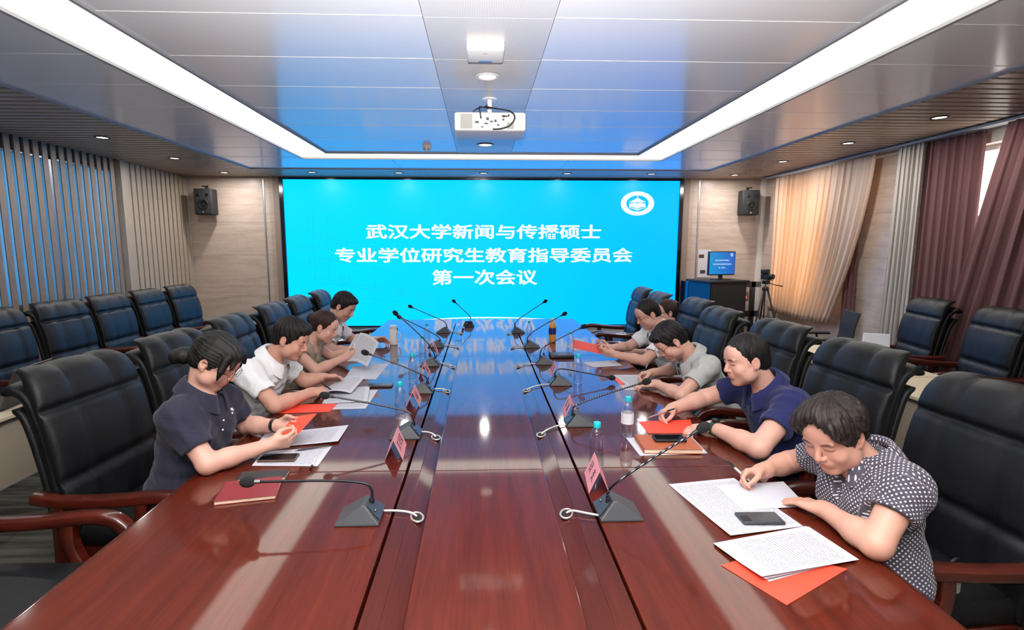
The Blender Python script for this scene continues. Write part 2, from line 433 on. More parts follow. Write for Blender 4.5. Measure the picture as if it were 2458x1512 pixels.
# ================================================================== right wall with two curtained windows
def seg(mb, y0, y1, z0, z1): return mb.box(XR, XR+0.3, y0, y1, z0, z1)
WIN = ((7.30, 8.55, 0.80, 2.62), (3.2, 5.30, 0.80, 2.70))
mb = MB(); seg(mb, YF-0.2, YB+0.3, 0, 0.80); seg(mb, YF-0.2, YB+0.3, 2.70, ZC+0.1)
seg(mb, 8.55, YB+0.3, 0.80, 2.70); seg(mb, 5.30, 7.30, 0.80, 2.70); seg(mb, YF-0.2, 3.2, 0.80, 2.70); seg(mb, 7.30, 8.55, 2.62, 2.70)
wr = struct(mb.build('wall_right', M_JOINT))
for z0, z1 in zip(zj[:-1], zj[1:]):
    for (y0, y1) in ((5.32, 7.28), (8.57, YB-0.06)):
        piece('wall_panel', XR-0.005, XR+0.025, y0+0.002, y1-0.002, max(z0, 0)+0.003, z1-0.003, M_WALL, wr)
    if z1 < 1.0:
        piece('wall_panel', XR-0.005, XR+0.025, 7.285, 8.565, max(z0, 0)+0.003, min(z1, 0.80)-0.003, M_WALL, wr)
        piece('wall_panel', XR-0.005, XR+0.025, 2.0, 5.315, max(z0, 0)+0.003, min(z1, 0.80)-0.003, M_WALL, wr)
def pane_mat():
    m, nt, b = new_mat('window_glass')
    tr = nt.nodes.new('ShaderNodeBsdfTransparent'); gl = nt.nodes.new('ShaderNodeBsdfGlossy'); gl.inputs['Roughness'].default_value = 0.02
    mx = nt.nodes.new('ShaderNodeMixShader'); mx.inputs[0].default_value = 0.06
    nt.links.new(tr.outputs[0], mx.inputs[1]); nt.links.new(gl.outputs[0], mx.inputs[2]); nt.links.new(mx.outputs[0], nt.nodes['Material Output'].inputs['Surface'])
    return m
M_GLASS = pane_mat()
for n, (y0, y1, z0, z1) in enumerate(WIN):
    mb = MB()
    for a, b_ in ((y0, y0+0.05), (y1-0.05, y1), ((y0+y1)/2-0.03, (y0+y1)/2+0.03)): mb.box(XR+0.12, XR+0.18, a, b_, z0, z1)
    for a, b_ in ((z0, z0+0.05), (z1-0.05, z1), (1.95, 2.01)): mb.box(XR+0.12, XR+0.18, y0, y1, a, b_)
    w = struct(mb.build('window_%d' % (n+2), M_WHITE))
    for a, b_ in ((y0+0.05, (y0+y1)/2-0.03), ((y0+y1)/2+0.03, y1-0.05)):
        for c, d in ((z0+0.05, 1.95), (2.01, z1-0.05)):
            piece('pane', XR+0.147, XR+0.153, a, b_, c, d, M_GLASS, w)
    piece('window_sill', XR-0.06, XR+0.2, y0-0.06, y1+0.06, z0-0.04, z0, M_JOINT, w)

# ================================================================== wall behind the camera
struct(MB().box(XL-0.3, XR+0.3, YF-0.3, YF, 0, ZC+0.1).build('wall_front', M_PLASTER))
# skirting
for nm, a in (('baseboard_left', (XL-0.06, XL+0.012, YF, YB)), ('baseboard_right', (XR-0.02, XR+0.02, YF, YB-0.07))):
    struct(MB().box(a[0], a[1], a[2], a[3], 0, 0.08).build(nm, M_DARK))
# ================================================================== LED wall and slide
scr = thing('led_screen', 'huge cyan LED wall with white Chinese title text on the far wall', 'screen', (0.055, YB-0.03, 0.30))
def screen_mat():
    m, nt, b = new_mat('slide_background')
    tc = nt.nodes.new('ShaderNodeTexCoord'); sx = nt.nodes.new('ShaderNodeSeparateXYZ'); nt.links.new(tc.outputs['Object'], sx.inputs[0])
    mr = nt.nodes.new('ShaderNodeMapRange'); mr.inputs['From Min'].default_value = -2.2; mr.inputs['From Max'].default_value = 2.8
    nt.links.new(sx.outputs['X'], mr.inputs['Value'])
    mx = nt.nodes.new('ShaderNodeMix'); mx.data_type = 'RGBA'
    mx.inputs['A'].default_value = (0.0, 0.60, 1.5, 1); mx.inputs['B'].default_value = (0.0, 0.44, 1.5, 1)
    nt.links.new(mr.outputs[0], mx.inputs['Factor'])
    b.inputs['Base Color'].default_value = (0, 0, 0, 1); b.inputs['Roughness'].default_value = 0.4; b.inputs['Specular IOR Level'].default_value = 0.1
    nt.links.new(mx.outputs['Result'], b.inputs['Emission Color']); b.inputs['Emission Strength'].default_value = SCREEN_EMIT
    return m
M_SCREEN = screen_mat()
M_SLTXT = emit('slide_text', (232, 240, 255), 0.85)
M_SLFAINT = emit('slide_faint_drawing', (0, 196, 240), 1.0); M_SLFAINT.node_tree.nodes['Principled BSDF'].inputs['Emission Color'].default_value = (0.0, 0.53, 1.4, 1)
SW2, SZ0, SZ1 = 3.385, 0.02, 2.515
MB().box(-SW2, SW2, -0.02, 0.02, SZ0, SZ1).build('display', M_SCREEN, scr)
M_BEZEL = mat('gloss_black_bezel', (16, 18, 24), 0.12, spec=0.8)
fr = MB().box(-SW2-0.06, -SW2, -0.05, 0.03, 0, SZ1+0.04).box(SW2, SW2+0.06, -0.05, 0.03, 0, SZ1+0.04).box(-SW2, SW2, -0.05, 0.03, SZ1, SZ1+0.04).box(-SW2, SW2, -0.05, 0.03, 0, SZ0)
fr.build('bezel', M_BEZEL, scr)
def slide_text(body, xc, zc, w, h, parent, y, m=M_SLTXT, name='title_text', off=0.008):
    me = text_mesh(body, 1.0, 0.0, off)
    me.name = name
    co = np.empty(len(me.vertices)*3, dtype=np.float32); me.vertices.foreach_get('co', co); co = co.reshape(-1, 3)
    mn, mxx = co.min(0), co.max(0)
    x = (co[:, 0]-(mn[0]+mxx[0])/2)/(mxx[0]-mn[0])*w
    z = (co[:, 1]-(mn[1]+mxx[1])/2)/(mxx[1]-mn[1])*h
    new = np.stack([x, np.zeros_like(x), z], 1).astype(np.float32)
    me.vertices.foreach_set('co', new.ravel()); me.update()
    if off > 0:        # heavy weight: the outline again, a little to each side
        fs = [tuple(p.vertices) for p in me.polygons]; vs = []; ff = []
        for q, (dx, dz) in enumerate(((-0.0075, 0.0), (0.0075, 0.0), (0.0, 0.004), (0.0, -0.004))):
            dx *= h/0.25; dz *= h/0.25
            ff += [tuple(i+len(vs) for i in f) for f in fs]; vs += [(a+dx, b-0.0001*q, c+dz) for a, b, c in new.tolist()]
        me = bpy.data.meshes.new(name); me.from_pydata(vs, [], ff); me.update()
    me.materials.clear()
    return link(name, me, m, parent, (xc, y, zc))
LINES = (('武汉大学新闻与传播硕士', 0.0565, 1.950, 4.05, 0.245), ('专业学位研究生教育指导委员会', 0.073, 1.547, 5.164, 0.252), ('第一次会议', 0.061, 1.163, 1.828, 0.262))
for body, xc, zc, w, h in LINES:
    slide_text(body, xc-0.055, zc-0.30, w, h, scr, -0.0225)
# emblem: ring, gate roof and open book
def ring(mb, cx, cz, rx, rz, ix, iz, y, n=56):
    vs = []; fs = []
    for k in range(n):
        a = 2*PI*k/n; vs += [(cx+rx*math.cos(a), y, cz+rz*math.sin(a)), (cx+ix*math.cos(a), y, cz+iz*math.sin(a))]
    for k in range(n):
        a = 2*k; b = 2*((k+1) % n); fs.append((a, b, b+1, a+1))
    return mb.add(vs, fs)
def poly(mb, pts, y): return mb.add([(x, y, z) for x, z in pts], [tuple(range(len(pts)))])
def emblem(cx, cz, s, y, parent):
    mb = MB(); ring(mb, cx, cz, 0.293*s, 0.206*s, 0.195*s, 0.137*s, y)
    e = 0.293*s
    P = lambda pts: [(cx+a*e, cz+b*e*0.703) for a, b in pts]
    poly(mb, P([(-0.5, 0.16), (-0.36, 0.2), (-0.3, 0.27), (-0.2, 0.3), (-0.15, 0.4), (-0.03, 0.42), (-0.03, 0.66), (0.03, 0.66), (0.03, 0.42), (0.15, 0.4), (0.2, 0.3), (0.3, 0.27), (0.36, 0.2), (0.5, 0.16), (0.42, 0.1), (-0.42, 0.1)]), y)
    poly(mb, P([(-0.48, 0.0), (-0.3, 0.03), (-0.12, 0.08), (0, 0.0), (0.12, 0.08), (0.3, 0.03), (0.48, 0.0), (0.5, -0.36), (0.3, -0.28), (0.12, -0.36), (0, -0.46), (-0.12, -0.36), (-0.3, -0.28), (-0.5, -0.36)]), y)
    poly(mb, P([(-0.5, -0.4), (-0.25, -0.44), (0, -0.6), (0.25, -0.44), (0.5, -0.4), (0.25, -0.36), (0, -0.5), (-0.25, -0.36)]), y)
    me = mb.mesh('emblem', fix=False)
    return link('emblem', me, M_SLTXT, parent)
emblem(2.71-0.055, 2.434-0.30, 1.0, -0.0225, scr)
# faint line drawing of a gateway on the left of the slide, and the pale arc at its foot
mb = MB()
def strip(mb, a, b, w, y=-0.0215):
    a = Vector((a[0], 0, a[1])); b = Vector((b[0], 0, b[1])); d = (b-a).normalized(); n = Vector((-d.z, 0, d.x))*w/2
    mb.add([(q.x, y, q.z) for q in (a+n, b+n, b-n, a-n)], [(0, 1, 2, 3)])
for x in (-3.0, -2.92, -2.98+0.3): strip(mb, (x, 0.1), (x, 2.2), 0.012)
for k, (za, zb) in enumerate(((1.62, 1.12), (1.55, 1.05), (1.22, 0.80), (0.86, 0.50), (0.80, 0.44), (0.62, 0.32))): strip(mb, (-2.95, za), (-0.7, zb), 0.014)
for z in (1.05, 1.12, 1.3, 1.36): strip(mb, (-3.3, z), (-2.7, z+0.05), 0.012)
for x in (-1.9, -1.2, -0.75): strip(mb, (x, 0.1), (x, 0.7), 0.01)
link('faint_drawing', mb.mesh('faint_drawing', fix=False), M_SLFAINT, scr)
for body, x, z in (('學', -2.42, 0.80), ('大', -1.90, 0.68), ('漢', -1.48, 0.60), ('武', -1.08, 0.50)):
    slide_text(body, x, z, 0.24, 0.2, scr, -0.0213, M_SLFAINT, 'faint_character', 0.0)
mb = MB(); n = 40
top = [(-1.3+2.6*k/n, 0.112+0.052*math.sin(PI*k/n)) for k in range(n+1)]; bot = [(-1.3+2.6*k/n, 0.112+0.030*math.sin(PI*k/n)-0.002) for k in range(n+1)]
mb.add([(x, -0.0222, z) for x, z in top+bot], [(k, k+1, n+2+k, n+1+k) for k in range(n)])
link('pale_arc', mb.mesh('pale_arc', fix=False), M_SLTXT, scr)

# ================================================================== downlights
def downlight(x, y, label, r=0.055, m=M_DOWN, group='small round downlights in the wooden slat ceiling', z=ZC):
    t = thing('downlight', label, 'downlight', (x, y, z), 0, group)
    MB().lathe([(r*1.35, -0.006), (r*1.3, -0.010), (r*1.02, -0.008), (r*1.0, 0.01)], 24, cap=False).build('trim_ring', M_BLACK if group.startswith('small') else M_WHITE, t, smooth=True)
    MB().lathe([(r, -0.002), (r*0.98, 0.006)], 24).build('lens', m, t)
    sp = bpy.data.lights.new('downlight_beam', 'AREA'); sp.shape = 'DISK'; sp.size = r*1.9; sp.energy = 13.0 if group.startswith('small') else 0.04; sp.color = (1.0, 0.965, 0.91)
    so = bpy.data.objects.new('downlight_beam', sp); COL.objects.link(so); so.parent = t; so.location = (0, 0, -0.012)
    return t
for i, x in enumerate((-2.665, -1.303, 0.045, 1.387, 2.756)):
    downlight(x, 8.55, ('leftmost', 'second from left', 'middle', 'second from right', 'rightmost')[i] + ' of five small downlights in the slats above the LED wall')
for i, y in enumerate((8.62, 7.27, 5.94, 4.32)):
    downlight(-4.06, y, ('small downlight in the left slat ceiling nearest the far wall', 'second downlight from the far wall in the left slat ceiling', 'third downlight from the far wall in the left slat ceiling', 'downlight at the left picture edge in the slat ceiling')[i])
for i, y in enumerate((8.62, 7.25, 5.96, 4.77)):
    downlight(4.16, y, ('small downlight in the right slat ceiling above the right loudspeaker', 'second downlight from the far wall in the right slat ceiling', 'third downlight from the far wall in the right slat ceiling', 'nearest downlight in the right slat ceiling above the curtains')[i])
M_DOWN2 = emit('ceiling_spot_lens', (255, 252, 244), 0.95)
downlight(0.048, 3.746, 'bright round spotlight in the perforated strip between router and projector', 0.06, M_DOWN2, 'spotlights in the white centre strip', ZC-0.004)
downlight(0.053, 6.18, 'bright round spotlight in the centre strip behind the projector', 0.075, M_DOWN2, 'spotlights in the white centre strip', ZC-0.004)
# ================================================================== conference table
M_TABLE = wood_mat('mahogany_veneer', (64, 18, 8), (92, 31, 16), 0.5, 1.0, scale=(9, 0.55, 9), coat_rough=0.06, bump=0, wave=2.2, spec=0.1)
M_TABLE2 = wood_mat('mahogany_solid', (56, 16, 7), (80, 27, 14), 0.5, 1.0, scale=(9, 0.6, 9), coat_rough=0.06, bump=0, wave=2.0, spec=0.1)
TZ = 0.75
tb = thing('conference_table', 'long glossy mahogany conference table running from the camera to the LED wall', 'table', (0.03, 3.6, 0))
TX0, TX1, TY0, TY1 = -1.20, 1.205, 0.42, 6.79
def tpart(name, mb, m, bevel=0.0, smooth=False):
    mb.v = [(x-0.03, y-3.6, z) for x, y, z in mb.v]
    return mb.build(name, m, tb, smooth=smooth, bevel=bevel)
ys = [TY0, 2.13, 4.46, TY1]
for y0, y1 in zip(ys[:-1], ys[1:]):
    for x0, x1 in ((TX0, -0.325), (0.410, TX1)):
        tpart('tabletop_panel', MB().box(x0, x1, y0+0.0008, y1-0.0008, TZ-0.04, TZ), M_TABLE, bevel=0.004)
    for x0, x1 in ((-0.315, -0.262), (0.334, 0.400)):
        tpart('ledge', MB().box(x0, x1, y0+0.0008, y1-0.0008, TZ-0.05, TZ-0.001), M_TABLE2, bevel=0.002)
    tpart('channel_slope', MB().prism([(-0.262, TZ-0.002), (-0.203, TZ-0.022), (-0.203, TZ-0.05), (-0.262, TZ-0.05)], 'y', y0+0.0008, y1-0.0008), M_TABLE2)
    tpart('channel_slope', MB().prism([(0.334, TZ-0.002), (0.265, TZ-0.022), (0.265, TZ-0.05), (0.334, TZ-0.05)], 'y', y0+0.0008, y1-0.0008), M_TABLE2)
    tpart('centre_panel', MB().box(-0.201, 0.263, y0+0.0008, y1-0.0008, TZ-0.05, TZ-0.002), M_TABLE, bevel=0.003)
tpart('edge_moulding', MB().tube([(TX0-0.002, TY0, TZ-0.022), (TX0-0.002, TY1, TZ-0.022)], 1.0, 12, flat=(0.02, 0.012, (0, 0, 1))), M_TABLE2, smooth=True)
tpart('edge_moulding', MB().tube([(TX1+0.002, TY0, TZ-0.022), (TX1+0.002, TY1, TZ-0.022)], 1.0, 12, flat=(0.02, 0.012, (0, 0, 1))), M_TABLE2, smooth=True)
tpart('underframe', MB().box(TX0+0.13, TX1-0.13, TY0+0.03, TY1-0.03, TZ-0.085, TZ-0.05), M_TABLE2)
for y0, y1 in zip(ys[:-1], ys[1:]):
    for x0, x1 in ((-0.78, -0.74), (0.75, 0.79)):
        tpart('side_panel', MB().box(x0, x1, y0+0.06, y1-0.06, 0.06, TZ-0.085), M_TABLE)
for y in ys:
    yy = min(max(y, TY0+0.12), TY1-0.12)
    tpart('leg_panel', MB().box(-0.9, 0.91, yy-0.03, yy+0.03, 0, TZ-0.085), M_TABLE2)

# ================================================================== leather conference chair
def leather_mat():
    m, nt, b = new_mat('black_leather')
    b.inputs['Base Color'].default_value = lin((17, 18, 21)); b.inputs['Roughness'].default_value = 0.46; b.inputs['Specular IOR Level'].default_value = 0.33
    tc = nt.nodes.new('ShaderNodeTexCoord')
    v = nt.nodes.new('ShaderNodeTexVoronoi'); v.inputs['Scale'].default_value = 420
    n = nt.nodes.new('ShaderNodeTexNoise'); n.inputs['Scale'].default_value = 7; n.inputs['Detail'].default_value = 5
    nt.links.new(tc.outputs['Object'], v.inputs['Vector']); nt.links.new(tc.outputs['Object'], n.inputs['Vector'])
    ad = nt.nodes.new('ShaderNodeMath'); ad.operation = 'MULTIPLY_ADD'; ad.inputs[1].default_value = 0.12
    nt.links.new(v.outputs['Distance'], ad.inputs[0]); nt.links.new(n.outputs['Fac'], ad.inputs[2])
    bp = nt.nodes.new('ShaderNodeBump'); bp.inputs['Strength'].default_value = 0.35; bp.inputs['Distance'].default_value = 0.012
    nt.links.new(ad.outputs[0], bp.inputs['Height']); nt.links.new(bp.outputs[0], b.inputs['Normal'])
    return m
M_LEATHER = leather_mat()
M_ARM = wood_mat('cherry_arm_wood', (54, 15, 8), (90, 31, 16), 0.3, 0.8, scale=(8, 1, 8), coat_rough=0.08, bump=0.01, wave=3)

def slab(path, width, thick, nx=36, crease=None, name='pad'):
    """padded slab swept along path [(y,z)], closed superellipse section across x; front = +normal"""
    pts = bez([(0, p[0], p[1]) for p in path], 9)
    m = len(pts); mb = MB(); vs = []
    for i, p in enumerate(pts):
        t = (pts[min(i+1, m-1)]-pts[max(i-1, 0)]).normalized()
        n = Vector((0, t.z, -t.y))
        s = i/(m-1); w = width(s); th = thick(s)
        for k in range(nx):
            a = 2*PI*k/nx; ca, sa = math.cos(a), math.sin(a)
            x = w*(abs(ca)**0.42)*(1 if ca >= 0 else -1); d = th*(abs(sa)**0.62)*(1 if sa >= 0 else -1)
            if d > 0 and crease: d += crease(x, s)*min(1, abs(sa)*2)
            vs.append((x, p.y+n.y*d, p.z+n.z*d))
    fs = []
    for i in range(m-1):
        for k in range(nx):
            a = i*nx+k; b = i*nx+(k+1) % nx
            fs.append((a, b, b+nx, a+nx))
    fs.append(tuple(reversed(range(nx)))); fs.append(tuple((m-1)*nx+k for k in range(nx)))
    mb.add(vs, fs); return mb
G_ = lambda x, c, s: math.exp(-((x-c)/s)**2)
def back_crease(x, s):
    d = -0.024*G_(s, 0.30, 0.016) - 0.024*G_(s, 0.60, 0.016) + 0.010*G_(s, 0.45, 0.10) + 0.008*G_(s, 0.75, 0.10)
    d += -0.011*(G_(abs(x), 0.115, 0.012)) + 0.005*G_(abs(x), 0.19, 0.05) + 0.004*G_(x, 0.0, 0.07)
    return d
def make_chair(label, loc, rotz, group):
    t = thing('conference_chair', label, 'chair', loc, rotz, group)
    ease = lambda s: min(1.0, (max(0.0, 1-abs(2*s-1)**10))**0.5 + 0.15)
    # front pad with the top rolled over backwards
    wF = lambda s: (0.275+0.015*min(1, s/0.4) if s < 0.62 else 0.29-0.075*((s-0.62)/0.38)**1.7)
    tF = lambda s: 0.036*ease(s) if s < 0.8 else 0.036*(1-0.80*(s-0.8)/0.2)
    fp = slab([(-0.215, 0.40), (-0.215, 0.52), (-0.235, 0.68), (-0.262, 0.84), (-0.290, 0.98), (-0.322, 1.085), (-0.375, 1.150), (-0.440, 1.168)], wF, tF, 96, back_crease)
    b = fp.build('backrest', M_LEATHER, t, smooth='all')
    # two shells behind it
    w2 = lambda s: 0.262-0.02*s
    p2 = slab([(-0.275, 0.42), (-0.285, 0.60), (-0.318, 0.80), (-0.355, 0.96), (-0.395, 1.05), (-0.455, 1.085), (-0.495, 1.07)], w2, lambda s: 0.030*ease(s), 28)
    p2.build('rear_cushion', M_LEATHER, t, smooth='all')
    p3 = slab([(-0.320, 0.42), (-0.345, 0.62), (-0.385, 0.82), (-0.425, 0.95), (-0.470, 0.998)], lambda s: 0.245-0.02*s, lambda s: 0.026*ease(s), 28)
    p3.build('rear_shell', M_LEATHER, t, smooth='all')
    # seat
    MB().rbox(-0.265, 0.265, -0.27, 0.29, 0.385, 0.50, 0.05, 4, puff=0.018, sub=8).build('seat', M_LEATHER, t, smooth='all')
    MB().box(-0.25, 0.25, -0.27, 0.26, 0.325, 0.39).build('seat_frame', M_ARM, t, bevel=0.008)
    for s in (-1, 1):
        x = s*0.296
        pts = bez([(x, -0.34, 0.635), (x, -0.20, 0.622), (x, 0.02, 0.632), (x, 0.20, 0.650), (x, 0.295, 0.642), (x, 0.345, 0.606), (x, 0.352, 0.585)], 5)
        n = len(pts)
        a = MB().tube(pts, [1.0 if i < n-4 else 1.0-0.10*(i-n+4) for i in range(n)], 14, flat=(0.026, 0.029, (0, 0, 1))).build('armrest', M_ARM, t, smooth=True)
        MB().tube(bez([(x, 0.13, 0.632), (x, 0.125, 0.55), (x, 0.155, 0.46), (x, 0.215, 0.39), (x, 0.275, 0.345)], 5), 1.0, 12, flat=(0.028, 0.026, (0, 1, 0))).build('arm_support', M_ARM, a, smooth=True)
        MB().tube([(x, -0.24, 0.30), (x, -0.02, 0.31), (x, 0.285, 0.315)], 1.0, 12, flat=(0.035, 0.026, (0, 0, 1))).build('side_rail', M_ARM, t, smooth=True)
        MB().tube([(x, -0.235, 0.63), (x, -0.235, 0.45), (x, -0.250, 0.20), (x, -0.285, 0.0)], [1, 1, 0.9, 0.75], 12, flat=(0.032, 0.026, (0, 1, 0))).build('leg', M_ARM, t, smooth=True)
        MB().tube([(x, 0.265, 0.34), (x, 0.262, 0.18), (x, 0.272, 0.0)], [1, 0.92, 0.75], 12, flat=(0.028, 0.026, (0, 1, 0))).build('leg', M_ARM, t, smooth=True)
    return t
ORD = ['first', 'second', 'third', 'fourth', 'fifth', 'sixth', 'seventh']
CH_L = [(-1.545, 2.44), (-1.52, 3.16), (-1.55, 4.00), (-1.57, 4.83), (-1.57, 5.52), (-1.55, 6.22)]
LAB_L = ['black leather armchair with wooden arms behind the person in the dark polo', 'black leather armchair behind the person in the white shirt at left front',
         'black leather armchair behind the person in the taupe top', 'black leather armchair behind the far left person in white',
         'empty black leather armchair at the left table side, second nearest the LED wall', 'empty black leather armchair at the left table side nearest the LED wall']
GRP = 'leather armchairs along the conference table'
chair0 = make_chair(LAB_L[0], (CH_L[0][0], CH_L[0][1], 0), R(-90-4), GRP)
for i in range(1, 6): dup(chair0, (CH_L[i][0], CH_L[i][1], 0), R(-90+(0, -3, 2, 0, 3, 4)[i]), LAB_L[i], GRP)
dup(chair0, (-1.75, 1.68, 0), R(-91), 'black leather armchair cut off by the lower left picture corner', GRP)
CH_R = [(1.625, 1.83), (1.69, 2.66), (1.72, 3.49), (1.67, 4.30), (1.80, 5.10), (1.66, 5.82), (1.68, 6.54)]
LAB_R = ['black leather armchair behind the person in the dotted blouse', 'black leather armchair behind the person in the navy polo', 'black leather armchair behind the person in the grey polo',
         'black leather armchair behind the right person in the white shirt', 'black leather armchair with the far right person in glasses sitting in it',
         'empty black leather armchair at the right table side, second nearest the LED wall', 'empty black leather armchair at the right table side nearest the LED wall']
for i in range(7): dup(chair0, (CH_R[i][0], CH_R[i][1], 0), R(90+(3, 3, 2, 0, 0, -2, -4)[i]), LAB_R[i], GRP)
GW = 'leather armchairs along the side walls'
for i, y in enumerate((4.44, 5.12, 5.80, 6.48, 7.16)):
    dup(chair0, (-3.72, y, 0), R(-90+(2, -2, 1, 2, -1)[i]), ['nearest', 'second nearest', 'middle', 'second farthest', 'farthest'][i] + ' of the five black armchairs along the slatted left wall', GW)
for i, (x, y) in enumerate(((4.17, 5.12), (4.08, 4.28))):
    dup(chair0, (x, y, 0), R(90-12), ['black armchair by the right wall in front of the grey curtain', 'black armchair at the right picture edge in front of the purple curtain'][i], GW)

# ================================================================== second-row desks
M_CREAM = mat('cream_laminate', (214, 198, 168), 0.45, noise=0.03, nscale=9)
M_BEIGE = mat('beige_panel', (176, 162, 142), 0.5)
def desk(x0, x1, y0, y1, front, label):
    t = thing('side_desk', label, 'desk', ((x0+x1)/2, (y0+y1)/2, 0), 0, 'narrow cream desks of the second row')
    hx, hy = (x1-x0)/2, (y1-y0)/2
    MB().box(-hx, hx, -hy, hy, 0.725, 0.75).build('desktop', M_CREAM, t, bevel=0.004)
    MB().box(-hx-0.001, hx+0.001, -hy-0.001, hy+0.001, 0.715, 0.7245).build('edge_band', M_DARK, t)
    xf = hx-0.03 if front > 0 else -hx+0.03
    MB().box(xf-0.009, xf+0.009, -hy+0.04, hy-0.04, 0.34, 0.715).build('modesty_panel', M_BEIGE, t)
    for sy in (-1, 1):
        MB().box(-hx+0.05, hx-0.05, sy*(hy-0.06)-0.02, sy*(hy-0.06)+0.02, 0.03, 0.715).build('leg', M_DARK, t, bevel=0.004)
        MB().box(-hx+0.01, hx-0.01, sy*(hy-0.06)-0.03, sy*(hy-0.06)+0.03, 0, 0.03).build('foot', M_DARK, t, bevel=0.004)
    return t
desk(-3.12, -2.68, 2.2, 4.02, 1, 'cream topped narrow desk behind the left row of chairs')
desk(2.76, 3.40, 3.62, 5.2, -1, 'cream topped narrow desk behind the right chairs, farther of two')
desk(2.76, 3.40, 2.0, 3.60, -1, 'cream topped narrow desk at the right picture edge, nearer of two')
# ================================================================== things on the table
def nmath(nt, op, a, b=None, c=None):
    n = nt.nodes.new('ShaderNodeMath'); n.operation = op
    for i, v in enumerate((a, b, c)):
        if v is None: continue
        if isinstance(v, (int, float)): n.inputs[i].default_value = v
        else: nt.links.new(v, n.inputs[i])
    return n.outputs[0]
def print_mat(name, rows=26, along='u', ink=0.7, dens=0.42, u0=0.1, u1=0.9, v0=0.1, v1=0.9, paper=(200, 200, 208)):
    """white paper with rows of small print"""
    m, nt, b = new_mat(name)
    tc = nt.nodes.new('ShaderNodeTexCoord'); sp = nt.nodes.new('ShaderNodeSeparateXYZ'); nt.links.new(tc.outputs['UV'], sp.inputs[0])
    u, v = sp.outputs['X'], sp.outputs['Y']
    if along == 'v': u, v = v, u
    r = nmath(nt, 'MULTIPLY', v, float(rows)); fr = nmath(nt, 'FRACT', r); fl_ = nmath(nt, 'FLOOR', r)
    line = nmath(nt, 'MULTIPLY', nmath(nt, 'GREATER_THAN', fr, 0.30), nmath(nt, 'LESS_THAN', fr, 0.72))
    cb = nt.nodes.new('ShaderNodeCombineXYZ'); nt.links.new(nmath(nt, 'MULTIPLY', u, 70.0), cb.inputs[0]); nt.links.new(nmath(nt, 'MULTIPLY', fl_, 7.3), cb.inputs[1])
    nt.links.new(nmath(nt, 'MULTIPLY', fr, 3.0), cb.inputs[2])
    nz = nt.nodes.new('ShaderNodeTexNoise'); nz.inputs['Scale'].default_value = 1.0; nz.inputs['Detail'].default_value = 2; nt.links.new(cb.outputs[0], nz.inputs['Vector'])
    word = nmath(nt, 'GREATER_THAN', nz.outputs['Fac'], dens)
    k = nmath(nt, 'MULTIPLY', line, word)
    for val, lo, hi in ((u, u0, u1), (v, v0, v1)):
        k = nmath(nt, 'MULTIPLY', k, nmath(nt, 'MULTIPLY', nmath(nt, 'GREATER_THAN', val, lo), nmath(nt, 'LESS_THAN', val, hi)))
    k = nmath(nt, 'MULTIPLY', k, ink)
    mx = nt.nodes.new('ShaderNodeMix'); mx.data_type = 'RGBA'; mx.inputs['A'].default_value = lin(paper); mx.inputs['B'].default_value = lin((60, 60, 70))
    nt.links.new(k, mx.inputs['Factor']); nt.links.new(mx.outputs['Result'], b.inputs['Base Color'])
    b.inputs['Roughness'].default_value = 0.7; b.inputs['Specular IOR Level'].default_value = 0.25
    return m
M_PRINT = print_mat('printed_paper', 32, 'u', ink=0.55)
M_PRINT2 = print_mat('printed_paper_dense', 44, 'v', ink=0.55, dens=0.46, u0=0.05, u1=0.95, v0=0.05, v1=0.95)
M_PRINT3 = print_mat('printed_paper_form', 32, 'v', ink=0.55, dens=0.45, u0=0.08, u1=0.92, v0=0.15, v1=0.92)
M_PAPER = mat('blank_paper', (202, 202, 210), 0.7, spec=0.25)
M_RED = mat('coral_red_card', (240, 74, 52), 0.55)
def card_mat():
    m, nt, b = new_mat('pink_card'); b.inputs['Base Color'].default_value = lin((246, 176, 186)); b.inputs['Roughness'].default_value = 0.6
    tr = nt.nodes.new('ShaderNodeBsdfTranslucent'); tr.inputs[0].default_value = lin((250, 150, 150)); mx = nt.nodes.new('ShaderNodeMixShader'); mx.inputs[0].default_value = 0.3
    nt.links.new(b.outputs[0], mx.inputs[1]); nt.links.new(tr.outputs[0], mx.inputs[2]); nt.links.new(mx.outputs[0], nt.nodes['Material Output'].inputs['Surface'])
    return m
M_PINK = card_mat()
M_INK = mat('black_ink', (24, 20, 24), 0.6)
M_PHONE = mat('dark_phone_case', (52, 54, 58), 0.4)
M_PHONEG = mat('phone_glass', (14, 15, 18), 0.06, spec=0.7)
M_STEEL = mat('polished_steel', (190, 190, 192), 0.18, metal=1.0)

